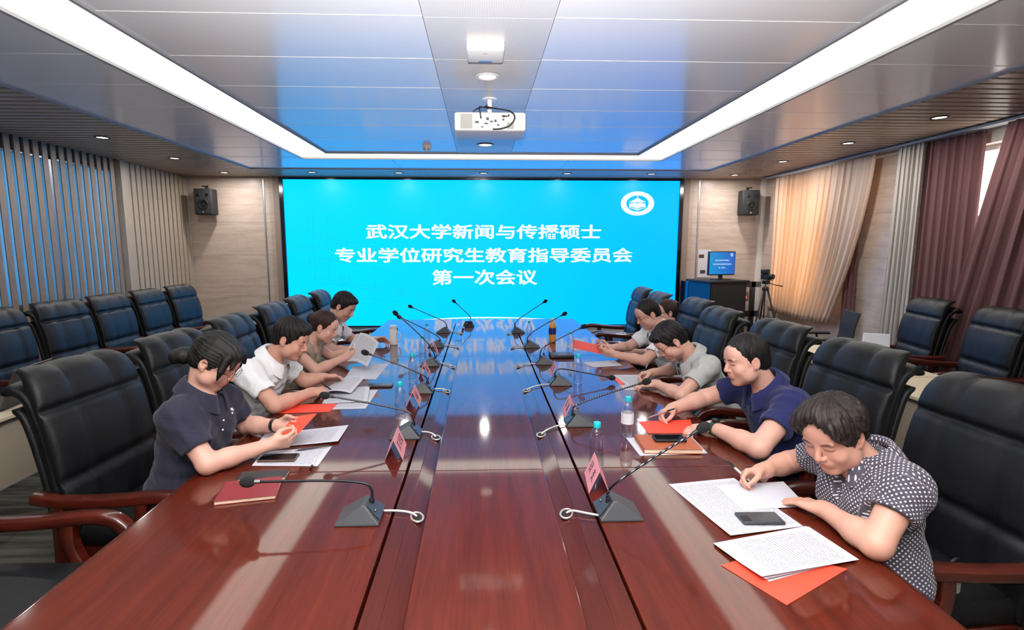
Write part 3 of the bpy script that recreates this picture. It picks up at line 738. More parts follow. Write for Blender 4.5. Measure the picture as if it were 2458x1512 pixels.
def sheet(name, quad, z, m, label, cat, group=None, n=8, lift=None, thick=0.0006, parent=None):
    """sheet through four table-plane corners (a,b,c,d in order); lift(u,v) raises it"""
    a, b, c, d = [Vector((p[0], p[1], p[2] if len(p) > 2 else z)) for p in quad]
    ctr = (a+b+c+d)/4; vs = []; uv = []
    for i in range(n+1):
        for j in range(n+1):
            u, v = i/n, j/n
            p = (a*(1-u)+b*u)*(1-v) + (d*(1-u)+c*u)*v
            if lift: p = p + Vector((0, 0, lift(u, v)))
            vs.append(p-ctr); uv.append((u, v))
    N = len(vs); up = (b-a).cross(d-a).normalized()
    if up.z < 0: up = -up
    vs2 = [p+up*thick for p in vs]
    fs = []; q = lambda i, j: i*(n+1)+j
    for i in range(n):
        for j in range(n):
            fs.append((q(i, j), q(i, j+1), q(i+1, j+1), q(i+1, j))); fs.append(tuple(N+k for k in (q(i, j), q(i+1, j), q(i+1, j+1), q(i, j+1))))
    rim = [q(i, 0) for i in range(n)] + [q(n, j) for j in range(n)] + [q(i, n) for i in range(n, 0, -1)] + [q(0, j) for j in range(n, 0, -1)]
    for k in range(len(rim)):
        x, y = rim[k], rim[(k+1) % len(rim)]; fs.append((x, y, y+N, x+N))
    me = bpy.data.meshes.new(name); me.from_pydata([tuple(p) for p in vs+vs2], [], fs)
    bm = bmesh.new(); bm.from_mesh(me); bmesh.ops.recalc_face_normals(bm, faces=bm.faces[:]); bm.to_mesh(me); bm.free()
    ul = me.uv_layers.new(name='UVMap')
    for l in me.loops: ul.data[l.index].uv = uv[l.vertex_index % N]
    me.polygons.foreach_set('use_smooth', [True]*len(me.polygons)); me.set_sharp_from_angle(angle=R(35))
    o = link(name, me, m, parent, ctr)
    if parent is None: tag(o, label, cat, group)
    return o
curl = lambda a, e: (lambda u, v: a*max(0, u-0.8)*max(0, v-0.7)*25*e)
GP = 'papers on the conference table'
Z0 = TZ+0.0008
# --- right front
sheet('paper', [(0.749, 1.962), (1.039, 2.009), (1.096, 1.633), (0.815, 1.575)], Z0, M_PRINT2, 'large printed sheet under the grey phone in front of the person in the dotted blouse', 'paper', GP, lift=lambda u, v: 0.006*(1-u)*v*v)
sheet('paper', [(0.930, 1.942), (1.222, 1.966), (1.195, 1.765), (0.944, 1.745)], Z0+0.0016, M_PAPER, 'blank white sheet under the hands of the person in the dotted blouse', 'paper', GP)
sheet('folder', [(0.715, 1.425), (0.90, 1.50), (1.081, 1.395), (0.810, 1.247)], Z0, M_RED, 'coral red folder sticking out from under the nearest paper stack', 'folder', 'coral red folders on the table', thick=0.001)
for k in range(3):
    d = (0.0, -0.004, -0.010)[k]
    sheet('paper', [(0.742+d*0.3, 1.540+d), (1.100-d*0.6, 1.630+d), (1.142-0.05*(2-k)*0.6, 1.440+d-0.006*(2-k)), (0.792+0.012*(2-k), 1.352+d-0.004*(2-k))], Z0+0.0016+0.0022*k, M_PRINT3 if k == 2 else M_PAPER,
          ('bottom sheet of the nearest paper stack on the red folder', 'middle sheet of the nearest paper stack on the red folder', 'top printed sheet of the nearest paper stack on the red folder')[k], 'paper', GP,
          lift=lambda u, v, k=k: 0.004*k*v*(1-u) + 0.006*k*max(0, v-0.6)*max(0, 1-u))
# --- left front
sheet('paper', [(-1.105, 2.59), (-0.715, 2.715), (-0.70, 2.455), (-1.085, 2.40)], Z0, M_PRINT, 'printed sheet lying beneath the red folder of the person in the dark polo', 'paper', GP, lift=lambda u, v: 0.010*u*u*v*v)
sheet('paper', [(-1.02, 2.36), (-0.718, 2.415), (-0.716, 2.189), (-1.005, 2.203)], Z0, M_PRINT3, 'printed sheet under the brown phone at the left', 'paper', GP)
sheet('paper', [(-1.00, 3.42), (-0.691, 3.40), (-0.686, 3.00), (-0.93, 2.985)], Z0, M_PRINT3, 'printed sheet with fanned corner by the left red folder', 'paper', GP)
sheet('paper', [(-1.02, 3.44), (-0.76, 3.47), (-0.70, 3.12), (-0.97, 3.10)], Z0+0.0016, M_PRINT, 'printed sheet under the writing hand of the left white-shirted person', 'paper', GP, lift=lambda u, v: 0.006*u)
sheet('folder', [(-1.175, 3.085), (-0.876, 3.103), (-0.881, 2.945), (-1.180, 2.925)], Z0, M_RED, 'coral red folder lying beside the elbow of the left white-shirted person', 'folder', 'coral red folders on the table', thick=0.001)
sheet('paper', [(-1.03, 4.10), (-0.756, 4.20), (-0.761, 3.68), (-0.99, 3.70)], Z0, M_PAPER, 'pale sheet lying in front of the person in the taupe top', 'paper', GP)
sheet('paper', [(-1.02, 3.58, 0.765), (-0.82, 3.62, 0.79), (-0.84, 3.28, 0.765), (-1.04, 3.26, 0.765)], Z0, M_PRINT, 'open notebook page held by the left white-shirted person', 'paper', GP, lift=lambda u, v: 0.02*math.sin(PI*u))
# --- right middle
sheet('paper', [(0.719, 2.474), (1.055, 2.50), (1.042, 2.268), (0.721, 2.250)], Z0, M_PAPER, 'white sheet under the brown notebook', 'paper', GP)
sheet('folder', [(0.852, 2.715), (1.150, 2.735), (1.085, 2.53), (0.850, 2.535)], Z0, M_RED, 'coral red folder under the hand of the person in the navy polo', 'folder', 'coral red folders on the table', thick=0.001)
sheet('paper', [(0.955, 3.72), (1.20, 3.70), (1.20, 3.36), (0.948, 3.34)], Z0, M_PAPER, 'white sheet under the writing hands of the person in the grey polo', 'paper', GP)
sheet('folder', [(0.945, 3.70), (0.985, 3.70), (0.99, 3.47), (0.955, 3.455)], Z0+0.0014, M_RED, 'thin red folder edge beside the person in the grey polo', 'folder', 'coral red folders on the table')
sheet('paper', [(0.975, 3.74), (1.20, 3.735), (1.20, 3.42), (1.0, 3.40)], Z0+0.0028, M_PRINT, 'printed sheet the person in the grey polo writes on', 'paper', GP)
sheet('paper', [(0.835, 4.17), (1.11, 4.255), (1.13, 4.05), (0.884, 4.0)], Z0, M_PAPER, 'white sheet in front of the right white-shirted person', 'paper', GP)
sheet('paper', [(0.80, 4.92), (1.10, 4.98), (1.10, 4.70), (0.85, 4.66)], Z0, M_PRINT, 'sheets lying beyond the red folder of the right white-shirted person', 'paper', GP)

def phone(x0, y0, z, L, W, ang, m, label, t=0.012, glass=True):
    o = thing('smartphone', label, 'phone', (x0, y0, z), ang, 'phones on the table')
    MB().rbox(-L/2, L/2, -W/2, W/2, 0, t, 0.006, 3).build('case', m, o, smooth='all')
    if glass: MB().rbox(-L/2+0.004, L/2-0.004, -W/2+0.004, W/2-0.004, t-0.002, t+0.0006, 0.0012, 2).build('screen', M_PHONEG, o)
    else:
        MB().rbox(-L/2+0.006, -L/2+0.034, -W/2+0.012, W/2-0.03, t-0.002, t+0.0016, 0.002, 2).build('camera_bump', M_BLACK, o)
        MB().box(-0.01, 0.006, -W/2-0.0008, -W/2+0.001, t*0.35, t*0.65).build('side_button', M_BLACK, o)
    return o
phone(0.966, 1.674, TZ+0.0035, 0.146, 0.076, R(-1), M_PHONE, 'dark grey phone lying on the printed sheet at right front', glass=False)
phone(-0.914, 2.271, TZ+0.003, 0.165, 0.078, R(1), mat('bronze_phone', (96, 72, 60), 0.3, metal=0.3), 'brownish phone lying on the sheet before the person in the dark polo', 0.010)
phone(-0.693, 3.50, TZ+0.001, 0.165, 0.08, R(2), M_PHONE, 'dark phone lying by the left white-shirted person', 0.012, glass=False)
phone(0.90, 2.377, TZ+0.026, 0.150, 0.072, R(-3), M_BLACK, 'black phone lying on the brown notebook', 0.014)
def book(x, y, z, L, W, T, ang, m, label, pages=True):
    o = thing('notebook', label, 'notebook', (x, y, z), ang, 'notebooks on the table')
    MB().box(-L/2, L/2, -W/2, W/2, T-0.002, T).build('cover', m, o, bevel=0.0008)
    MB().box(-L/2, L/2, -W/2, W/2, 0, 0.002).build('back_cover', m, o, bevel=0.0008)
    MB().box(-L/2+0.003, L/2-0.003, -W/2+0.003, W/2-0.002, 0.002, T-0.002).build('pages', mat('page_edges', (236, 214, 186), 0.8), o)
    MB().box(-L/2, -L/2+0.002, -W/2, W/2, 0, T).build('spine', m, o)
    return o
M_BURG = mat('burgundy_cover', (126, 36, 44), 0.5, bump=0.1, bscale=300)
book(-0.905, 1.955, TZ+0.0005, 0.215, 0.170, 0.016, R(12), M_BURG, 'burgundy hardcover notebook under the nearest left microphone')
book(-0.905, 2.085, TZ+0.0005, 0.19, 0.075, 0.014, R(5), mat('black_cover', (32, 36, 40), 0.4), 'black notebook peeping out behind the burgundy one')
book(0.885, 2.355, TZ+0.003, 0.27, 0.185, 0.022, R(-3), mat('tan_leather_cover', (168, 84, 50), 0.5, bump=0.1, bscale=200), 'tan leather notebook in front of the person in the navy polo')
def pen(a, b, label, m1=M_WHITE, m2=M_BLACK, r=0.0045):
    a, b = Vector(a), Vector(b); o = thing('pen', label, 'pen', a, 0, 'pens'); d = b-a
    MB().tube([Vector((0, 0, 0)), d*0.03, d*0.10], [0.001, r*0.5, r], 10).build('tip', M_STEEL, o, smooth=True)
    MB().tube([d*0.10, d*0.72], r, 10).build('barrel', m1, o, smooth=True)
    MB().tube([d*0.72, d*0.985, d], [r*1.05, r*1.05, r*0.7], 10).build('cap', m2, o, smooth=True)
    return o
pen((-0.75, 2.29, TZ+0.006), (-0.734, 2.145, TZ+0.0055), 'white and black pen lying at the sheet corner near the left table seam')
pen((-0.872, 2.353, TZ+0.0065), (-0.725, 2.402, TZ+0.012), 'thin black pen lying on the sheets beside the brownish phone', M_BLACK, M_BLACK, 0.004)
# black case on the far right
o = thing('black_case', 'flat black case lying beside the far right name card', 'case', (0.69, 4.40, TZ+0.0005), R(0))
MB().rbox(-0.10, 0.10, -0.07, 0.07, 0, 0.028, 0.008, 3).build('body', M_BLACK, o, smooth='all')
MB().box(-0.10, 0.10, -0.0712, -0.07, 0.013, 0.0145).build('zip', M_STEEL, o)

# ------------------------------------------------------------------ pink name cards (folded tents), handwriting as ink strokes
def name_card(x, y, ang, label, strokes, w=0.19, h=0.092, b=0.040):
    o = thing('name_card', label, 'name card', (x, y, TZ+0.0005), ang, 'pink name cards')
    t = 0.0008
    for s in (-1, 1):
        n = Vector((h, 0, b)).normalized()*t
        P = [(s*b, -w/2, 0), (s*b, w/2, 0), (0, w/2, h), (0, -w/2, h)]
        Q = [(px-s*n.x, py, pz-n.z*0.6) for px, py, pz in P]
        MB().add(P+Q, [(0, 1, 2, 3), (7, 6, 5, 4), (0, 4, 5, 1), (1, 5, 6, 2), (2, 6, 7, 3), (3, 7, 4, 0)]).build('card_face', M_PINK, o)
    # strokes on the face looking to the table centre: coordinates along y (reading right to left seen from the centre) and up the slope
    mb = MB(); sl = math.hypot(b, h); sd = 1
    for (a0, c0), (a1, c1) in strokes:
        f = lambda a, c: Vector((b*(1-c/sl)+0.0006, a, h*c/sl+0.0004))
        mb.tube([f(a0, c0), f((a0+a1)/2+0.001, (c0+c1)/2), f(a1, c1)], [0.0015, 0.0012, 0.0008], 6)
    mb.build('handwriting', M_INK, o)['kind'] = 'stuff'
    return o
def glyph(cy, kind):
    K = {0: [((-.018, .07), (.016, .072)), ((0, .078), (-.002, .052)), ((-.016, .06), (.012, .055)), ((.004, .06), (-.014, .03)), ((-.004, .048), (.016, .03)), ((-.012, .042), (.01, .044))],
         1: [((-.016, .076), (-.006, .06)), ((-.014, .06), (-.010, .034)), ((.0, .076), (.016, .074)), ((.016, .074), (.012, .04)), ((.0, .06), (.012, .06)), ((.0, .046), (.018, .032))],
         2: [((-.014, .074), (.014, .076)), ((-.012, .064), (.012, .064)), ((.0, .078), (.0, .05)), ((-.016, .052), (.016, .052)), ((-.002, .05), (-.014, .032)), ((.002, .05), (.014, .03))]}[kind]
    return [((a+cy, b), (c+cy, d)) for (a, b), (c, d) in K]
CARDS_L = ((-0.40, 2.335, 0), (-0.415, 3.105, 0), (-0.425, 3.80, 0), (-0.435, 4.62, 0))
CARDS_R = ((0.462, 1.985, 1), (0.505, 2.86, 1), (0.545, 3.76, 1), (0.585, 4.55, 1))
LC = ('pink name card nearest the camera on the left side', 'second pink name card on the left side', 'third pink name card on the left side', 'farthest pink name card on the left side')
RC = ('pink name card nearest the camera on the right side', 'second pink name card on the right side', 'third pink name card on the right side', 'farthest pink name card on the right side')
for i, (x, y, s) in enumerate(CARDS_L): name_card(x, y, R(3), LC[i], glyph(-0.045, i % 3)+glyph(0.0, (i+1) % 3)+(glyph(0.045, 2) if i == 0 else []))
for i, (x, y, s) in enumerate(CARDS_R): name_card(x, y, R(180-(6, 6, 4, 10)[i]), RC[i], glyph(-0.04, (i+1) % 3)+glyph(0.04, i % 3))

# ------------------------------------------------------------------ gooseneck microphones
M_MIC = mat('mic_base_grey', (58, 60, 64), 0.5, bump=0.06, bscale=400)
M_MICT = mat('mic_panel_dark', (36, 42, 50), 0.35)
M_FOAM = mat('foam_black', (30, 30, 32), 0.95, bump=0.8, bscale=500)
def neck_mat():
    m, nt, b = new_mat('flexible_metal_neck')
    b.inputs['Base Color'].default_value = lin((60, 60, 64)); b.inputs['Metallic'].default_value = 0.8; b.inputs['Roughness'].default_value = 0.35
    tc = nt.nodes.new('ShaderNodeTexCoord'); wv = nt.nodes.new('ShaderNodeTexWave'); wv.inputs['Scale'].default_value = 60; wv.bands_direction = 'DIAGONAL'
    nt.links.new(tc.outputs['Object'], wv.inputs['Vector'])
    cr = nt.nodes.new('ShaderNodeValToRGB'); cr.color_ramp.elements[0].color = lin((22, 22, 24)); cr.color_ramp.elements[1].color = lin((112, 112, 118))
    cr.color_ramp.elements[0].position = 0.45; cr.color_ramp.elements[1].position = 0.75
    nt.links.new(wv.outputs['Fac'], cr.inputs[0]); nt.links.new(cr.outputs[0], b.inputs['Base Color'])
    return m
M_NECKR = neck_mat()
M_NECK = mat('satin_black_neck', (40, 40, 44), 0.35, metal=0.5)
M_CABLE = mat('pale_cable', (206, 200, 192), 0.5)
def microphone(x, y, side, neck, label, ribbed=True, ring=None, axis='x'):
    """side: +1 user sits at -x (left row), -1 user at +x; neck: world points after the socket, last = head"""
    ang = {1: 0.0, -1: PI}[side] if axis == 'x' else -PI/2
    o = thing('gooseneck_microphone', label, 'microphone', (x, y, TZ+0.0005), ang, 'gooseneck microphones')
    # wedge: long slope with grille towards the user, steep side with the neck towards the table centre
    A = [(-0.088, -0.068, 0.0), (0.066, -0.068, 0.0), (0.066, 0.068, 0.0), (-0.088, 0.068, 0.0)]
    B = [(-0.086, -0.066, 0.006), (0.064, -0.066, 0.008), (0.064, 0.066, 0.008), (-0.086, 0.066, 0.006)]
    T = [(0.002, -0.040, 0.062), (0.014, -0.040, 0.062), (0.014, 0.040, 0.062), (0.002, 0.040, 0.062)]
    fs = [(3, 2, 1, 0)] + [(i, (i+1) % 4, (i+1) % 4+4, i+4) for i in range(4)] + [(i+4, (i+1) % 4+4, (i+1) % 4+8, i+8) for i in range(4)] + [(8, 9, 10, 11)]
    MB().add(A+B+T, fs).build('base', M_MIC, o, bevel=0.004)
    MB().add([(0.0665, -0.05, 0.013), (0.0665, 0.05, 0.013), (0.0195, 0.032, 0.0595), (0.0195, -0.032, 0.0595)], [(0, 1, 2, 3)]).build('control_panel', M_MICT, o)
    MB().ell((0.047, -0.022, 0.036), (0.0035, 0.008, 0.005), 12, 6).build('badge', M_STEEL, o)
    MB().lathe([(0.009, 0), (0.009, 0.012), (0.006, 0.02)], 14, c=(0.028, 0.012, 0.046)).build('socket', M_BLACK, o, smooth=True)
    Mi = Matrix.Translation((x, y, TZ+0.0005)) @ Matrix.Rotation(ang, 4, 'Z'); Mi = Mi.inverted()
    pts = [Vector((0.028, 0.012, 0.055))] + [Mi @ Vector(p) for p in neck]
    sm = bez(pts, 6); L = len(sm)
    MB().tube(sm, 0.0048, 8).build('neck', M_NECKR if ribbed else M_NECK, o, smooth='all')
    d = (sm[-1]-sm[-3]).normalized(); hd = sm[-1]
    Q = d.to_track_quat('Z', 'Y').to_matrix()
    MB().tube([hd-d*0.028, hd-d*0.004], 0.0075, 12).build('capsule_sleeve', M_STEEL if ribbed is False else M_BLACK, o, smooth=True)
    MB().ell(hd+d*0.016, (0.019, 0.019, 0.027), 16, 12, M=Q).build('windscreen', M_FOAM, o, smooth='all')
    if ring is not None:
        r = Mi @ Vector(ring)
        MB().tube(bez([(0.064, 0.03, 0.006), (0.064+(r.x-0.064)*0.4, 0.03+(r.y-0.03)*0.3, 0.009), (0.064+(r.x-0.064)*0.8, r.y*0.8+0.006, 0.008), (r.x, r.y, -0.004)], 5), 0.0042, 8).build('cable', M_CABLE, o, smooth='all')
    return o
def grommet(x, y, ang, label):
    o = thing('cable_grommet', label, 'grommet', (x, y, TZ-0.0105), ang, 'oval cable grommets in the table channel')
    vs = []
    n = 28; mb = MB()
    pts = [(0.034*math.cos(2*PI*k/n), 0.021*math.sin(2*PI*k/n), 0.004) for k in range(n)]; pts.append(pts[0]); 
    mb.tube(pts, 0.004, 8, cap=False).build('ring', mat('silver_ring', (196, 190, 184), 0.3, metal=0.6), o, smooth='all')
    MB().lathe([(1.0, 0.0), (1.0, 0.001)], 28, M=Matrix.Diagonal((0.031, 0.018, 1.0, 1.0))).build('hole', M_DARK, o)
    return o
RL = ((-0.233, 1.755), (-0.233, 2.535), (-0.235, 3.38), (-0.235, 4.09), (-0.235, 4.90), (-0.233, 5.70))
RR = ((0.303, 1.760), (0.303, 2.555), (0.300, 3.383), (0.298, 4.09), (0.296, 4.87), (0.300, 5.66))
POS = ('nearest', 'second nearest', 'third nearest', 'fourth nearest', 'fifth nearest', 'farthest')
for i in range(6):
    grommet(RL[i][0], RL[i][1], R(-70), POS[i] + ' oval grommet in the left table channel')
    grommet(RR[i][0], RR[i][1], R(70), POS[i] + ' oval grommet in the right table channel')
ML = ((-0.42, 1.75), (-0.375, 2.555), (-0.385, 3.36), (-0.405, 4.14), (-0.425, 4.92), (-0.415, 5.73))
NL = ([(-0.392, 1.762, 0.845), (-0.425, 1.762, 0.872), (-0.56, 1.760, 0.883), (-0.80, 1.75, 0.887)],
      [(-0.352, 2.567, 0.84), (-0.385, 2.567, 0.872), (-0.55, 2.56, 0.915), (-0.767, 2.55, 0.960)],
      [(-0.362, 3.372, 0.83), (-0.39, 3.37, 0.858), (-0.53, 3.36, 0.925), (-0.742, 3.35, 1.010)],
      [(-0.385, 4.152, 0.84), (-0.43, 4.15, 0.92), (-0.55, 4.14, 1.05), (-0.671, 4.13, 1.162)],
      [(-0.405, 4.93, 0.83), (-0.45, 4.93, 0.865), (-0.60, 4.92, 0.95), (-0.763, 4.91, 1.030)],
      [(-0.392, 5.74, 0.84), (-0.43, 5.74, 0.88), (-0.58, 5.735, 0.95), (-0.769, 5.73, 1.036)])
LM = ('nearest microphone on the left, its neck bent flat over the burgundy notebook', 'second microphone on the left beside the nearest left name card', 'third microphone on the left beside the second name card',
      'fourth microphone on the left beside the third name card', 'fifth microphone on the left beside the farthest left name card', 'sixth microphone on the left, nearest the LED wall')
for i in range(6): microphone(ML[i][0], ML[i][1], 1, NL[i], LM[i], ribbed=(i not in (0,)), ring=(RL[i][0], RL[i][1], TZ-0.006))
MR = ((0.475, 1.75), (0.515, 2.70), (0.535, 3.52), (0.505, 4.16), (0.465, 4.87), (0.395, 5.70))
NR = ([(0.447, 1.738, 0.83), (0.475, 1.738, 0.868), (0.60, 1.74, 0.955), (0.770, 1.75, 1.055)],
      [(0.487, 2.688, 0.835), (0.52, 2.69, 0.862), (0.68, 2.70, 0.915), (0.873, 2.71, 0.971)],
      [(0.507, 3.508, 0.83), (0.545, 3.51, 0.858), (0.70, 3.52, 0.83), (0.895, 3.53, 0.790)],
      [(0.477, 4.148, 0.84), (0.51, 4.15, 0.89), (0.65, 4.155, 0.965), (0.817, 4.16, 1.045)],
      [(0.437, 4.858, 0.84), (0.48, 4.86, 0.89), (0.61, 4.865, 0.97), (0.774, 4.87, 1.058)],
      [(0.367, 5.688, 0.84), (0.40, 5.69, 0.89), (0.54, 5.695, 0.99), (0.692, 5.70, 1.089)])
RM = ('nearest microphone on the right, its neck rising towards the person in the navy polo', 'second microphone on the right beside the second right name card', 'third microphone on the right with its neck drooping towards the papers',
      'fourth microphone on the right next to the black case', 'fifth microphone on the right', 'sixth microphone on the right, nearest the LED wall')
for i in range(6): microphone(MR[i][0], MR[i][1], -1, NR[i], RM[i], ribbed=True, ring=(RR[i][0], RR[i][1], TZ-0.006))
microphone(-0.155, 6.18, 1, [(-0.13, 6.20, 0.84), (-0.15, 6.20, 0.88), (-0.23, 6.19, 0.96), (-0.315, 6.18, 1.041)], 'microphone standing across the table centre at the far end', axis='y')

# ------------------------------------------------------------------ bottles
def pet_mat():
    m, nt, b = new_mat('clear_plastic')
    tr = nt.nodes.new('ShaderNodeBsdfTransparent'); tr.inputs[0].default_value = (0.97, 0.975, 0.98, 1)
    gl = nt.nodes.new('ShaderNodeBsdfGlossy'); gl.inputs['Roughness'].default_value = 0.06; gl.inputs['Color'].default_value = (0.9, 0.9, 0.92, 1)
    lw = nt.nodes.new('ShaderNodeLayerWeight'); lw.inputs['Blend'].default_value = 0.35
    k = nmath(nt, 'MULTIPLY_ADD', lw.outputs['Facing'], 0.6, 0.07)
    mx = nt.nodes.new('ShaderNodeMixShader'); nt.links.new(k, mx.inputs[0]); nt.links.new(tr.outputs[0], mx.inputs[1]); nt.links.new(gl.outputs[0], mx.inputs[2])
    nt.links.new(mx.outputs[0], nt.nodes['Material Output'].inputs['Surface'])
    return m
M_PET = pet_mat()
M_CAP = mat('cyan_cap', (0, 176, 190), 0.4)
def bottle(x, y, label, lab=None, h=0.205, cap=M_CAP, body=M_PET):
    o = thing('water_bottle', label, 'bottle', (x, y, TZ+0.0005), 0, 'bottles on the table')
    s = h/0.205
    prof = [(0.020, 0.002), (0.027, 0.0), (0.0305, 0.006), (0.031, 0.03), (0.0295, 0.05), (0.031, 0.07), (0.031, 0.13), (0.0285, 0.15), (0.018, 0.172), (0.0135, 0.178), (0.0135, 0.186)]
    MB().lathe([(r*s, z*s) for r, z in prof], 28, cap=False).build('body', body, o, smooth='all')
    MB().lathe([(0.0155*s, 0.182*s), (0.0155*s, 0.203*s), (0.0140*s, 0.205*s)], 24).build('cap', cap, o, smooth=True)
    if lab: MB().lathe([(0.0315*s, 0.07*s), (0.0316*s, 0.125*s)], 28, cap=False).build('label', lab, o, smooth='all')
    return o
bottle(0.492, 2.13, 'clear water bottle with cyan cap behind the nearest right name card')
bottle(0.73, 2.50, 'clear water bottle with a white label beside the red folder on the right', mat('white_label', (236, 236, 240), 0.5))
bottle(0.672, 3.535, 'clear water bottle with cyan cap near the third right microphone')
bottle(0.79, 4.52, 'clear water bottle in front of the red folder of the right white-shirted person')
bottle(0.49, 5.28, 'clear water bottle beside the fifth right microphone', h=0.19)
bottle(-0.455, 2.83, 'clear water bottle with cyan cap between the first and second left name cards')
bottle(-0.485, 3.60, 'clear water bottle with cyan cap between the second and third left name cards')
bottle(-0.495, 4.32, 'clear water bottle with cyan cap between the third and fourth left name cards')
bottle(-0.53, 5.02, 'clear water bottle farthest away on the left')
o = bottle(0.705, 5.10, 'yellow drink bottle with dark blue label at the far right', mat('navy_label', (34, 44, 120), 0.4), 0.24, mat('cream_cap', (236, 226, 200), 0.4), mat('orange_tea', (214, 150, 70), 0.25))
# white thermos with handle
t = thing('thermos_cup', 'white thermos cup with a black button beside the far left person', 'thermos', (-0.855, 5.02, TZ+0.0005), 0)
MB().lathe([(0.030, 0), (0.037, 0.004), (0.038, 0.15), (0.036, 0.155)], 28).build('body', M_WHITE, t, smooth=True)
MB().lathe([(0.036, 0.156), (0.037, 0.16), (0.036, 0.185), (0.028, 0.19)], 28).build('lid', mat('pale_lid', (224, 226, 230), 0.35), t, smooth=True)
MB().box(0.028, 0.042, -0.010, 0.010, 0.140, 0.165).build('button', M_BLACK, t, bevel=0.003)
MB().tube(bez([(0.036, 0, 0.125), (0.062, 0, 0.11), (0.066, 0, 0.07), (0.055, 0, 0.04), (0.037, 0, 0.035)], 5), 0.006, 8).build('handle', M_WHITE, t, smooth='all')
# ================================================================== projector, router, smoke detector
pj = thing('projector', 'white ceiling projector with black cables seen from behind', 'projector', (0.0725, 4.10, ZC-0.004))
MP = mat('projector_white', (240, 240, 240), 0.45)
MB().rbox(-0.272, 0.272, 0.0, 0.35, -0.288, -0.148, 0.02, 3).build('body', MP, pj, smooth='all')
for x0, x1 in ((-0.225, -0.135), (0.125, 0.18)):
    MB().box(x0, x1, -0.002, 0.004, -0.272 if x0 < 0 else -0.272, -0.165 if x0 < 0 else -0.225).build('vent', mat('vent_grey', (186, 184, 178), 0.6), pj)
mb = 0
for i, (x, z, w, h) in enumerate(((-0.10, -0.225, 0.03, 0.014), (-0.07, -0.19, 0.012, 0.012), (-0.02, -0.20, 0.02, 0.02), (0.01, -0.22, 0.02, 0.012), (-0.03, -0.235, 0.03, 0.010), (0.04, -0.215, 0.018, 0.018), (0.06, -0.245, 0.016, 0.012), (0.10, -0.18, 0.022, 0.016), (0.10, -0.205, 0.014, 0.014), (-0.06, -0.26, 0.02, 0.008))):
    MB().box(x-w/2, x+w/2, -0.003, 0.002, z-h/2, z+h/2).build('port', mat('port_grey', (90, 90, 92), 0.6), pj)
MB().lathe([(0.02, -0.15), (0.02, 0.0)], 16, c=(0.0, 0.22, 0)).build('mount_pole', MP, pj, smooth=True)
MB().lathe([(0.06, -0.008), (0.06, 0.0)], 24, c=(0.0, 0.22, 0)).build('ceiling_plate', MP, pj, smooth=True)
MB().box(-0.05, 0.05, 0.17, 0.27, -0.15, -0.13).build('mount_bracket', MP, pj, bevel=0.004)
MB().tube(bez([(-0.02, 0.20, -0.05), (-0.03, 0.05, -0.10), (0.04, 0.0, -0.125), (0.15, -0.02, -0.15), (0.185, -0.025, -0.195), (0.15, -0.02, -0.25), (0.08, -0.01, -0.274), (0.02, 0.0, -0.276)], 8), 0.006, 8).build('power_cable', M_BLACK, pj, smooth='all')
MB().tube(bez([(-0.02, 0.20, -0.06), (-0.09, 0.02, -0.12), (-0.13, 0.0, -0.15)], 8), 0.005, 8).build('signal_cable', M_BLACK, pj, smooth='all')
MB().tube(bez([(-0.01, 0.18, -0.08), (-0.08, 0.0, -0.115), (-0.075, -0.012, -0.16), (-0.07, -0.005, -0.20)], 8), 0.005, 8).build('signal_cable', M_BLACK, pj, smooth='all')
MB().tube(bez([(0.08, 0.10, -0.14), (0.13, 0.03, -0.15), (0.14, -0.012, -0.18), (0.10, -0.004, -0.182)], 8), 0.004, 8).build('signal_cable', M_BLACK, pj, smooth='all')
MB().lathe([(0.05, 0), (0.05, 0.03), (0.04, 0.035)], 20, M=Matrix.Translation((0.0, 0.33, -0.22)) @ Matrix.Rotation(R(-90), 4, 'X')).build('lens', M_BLACK, pj, smooth=True)
ro = thing('wireless_router', 'white wireless access point box hanging on the ceiling strip', 'router', (0.03, 3.245, ZC-0.004))
MB().rbox(-0.107, 0.107, -0.105, 0.105, -0.048, 0.0, 0.008, 3).build('housing', MP, ro, smooth='all')
MB().box(-0.04, 0.04, 0.07, 0.098, -0.0488, -0.047).build('blue_label', mat('blue_sticker', (90, 140, 200), 0.4), ro)
MB().box(-0.012, 0.012, -0.05, -0.044, -0.0486, -0.047).build('logo_mark', mat('grey_print', (150, 150, 156), 0.5), ro)
MB().box(-0.10, 0.10, 0.1045, 0.107, -0.044, -0.004).build('rear_edge', mat('brown_edge', (120, 84, 70), 0.5), ro)
sd = thing('smoke_detector', 'round white smoke detector on the ceiling left of the projector', 'smoke detector', (-0.626, 6.30, ZC))
MB().lathe([(0.0, -0.055), (0.03, -0.054), (0.042, -0.04), (0.046, -0.02), (0.055, -0.015), (0.055, 0.0)], 24).build('housing', mat('ivory', (226, 218, 206), 0.5), sd, smooth=True)
for k in range(6):
    a = 2*PI*k/6; MB().box(-0.004, 0.004, -0.004, 0.004, -0.046, -0.03).build('slot', M_DARK, sd, loc=(0.040*math.cos(a), 0.040*math.sin(a), 0))

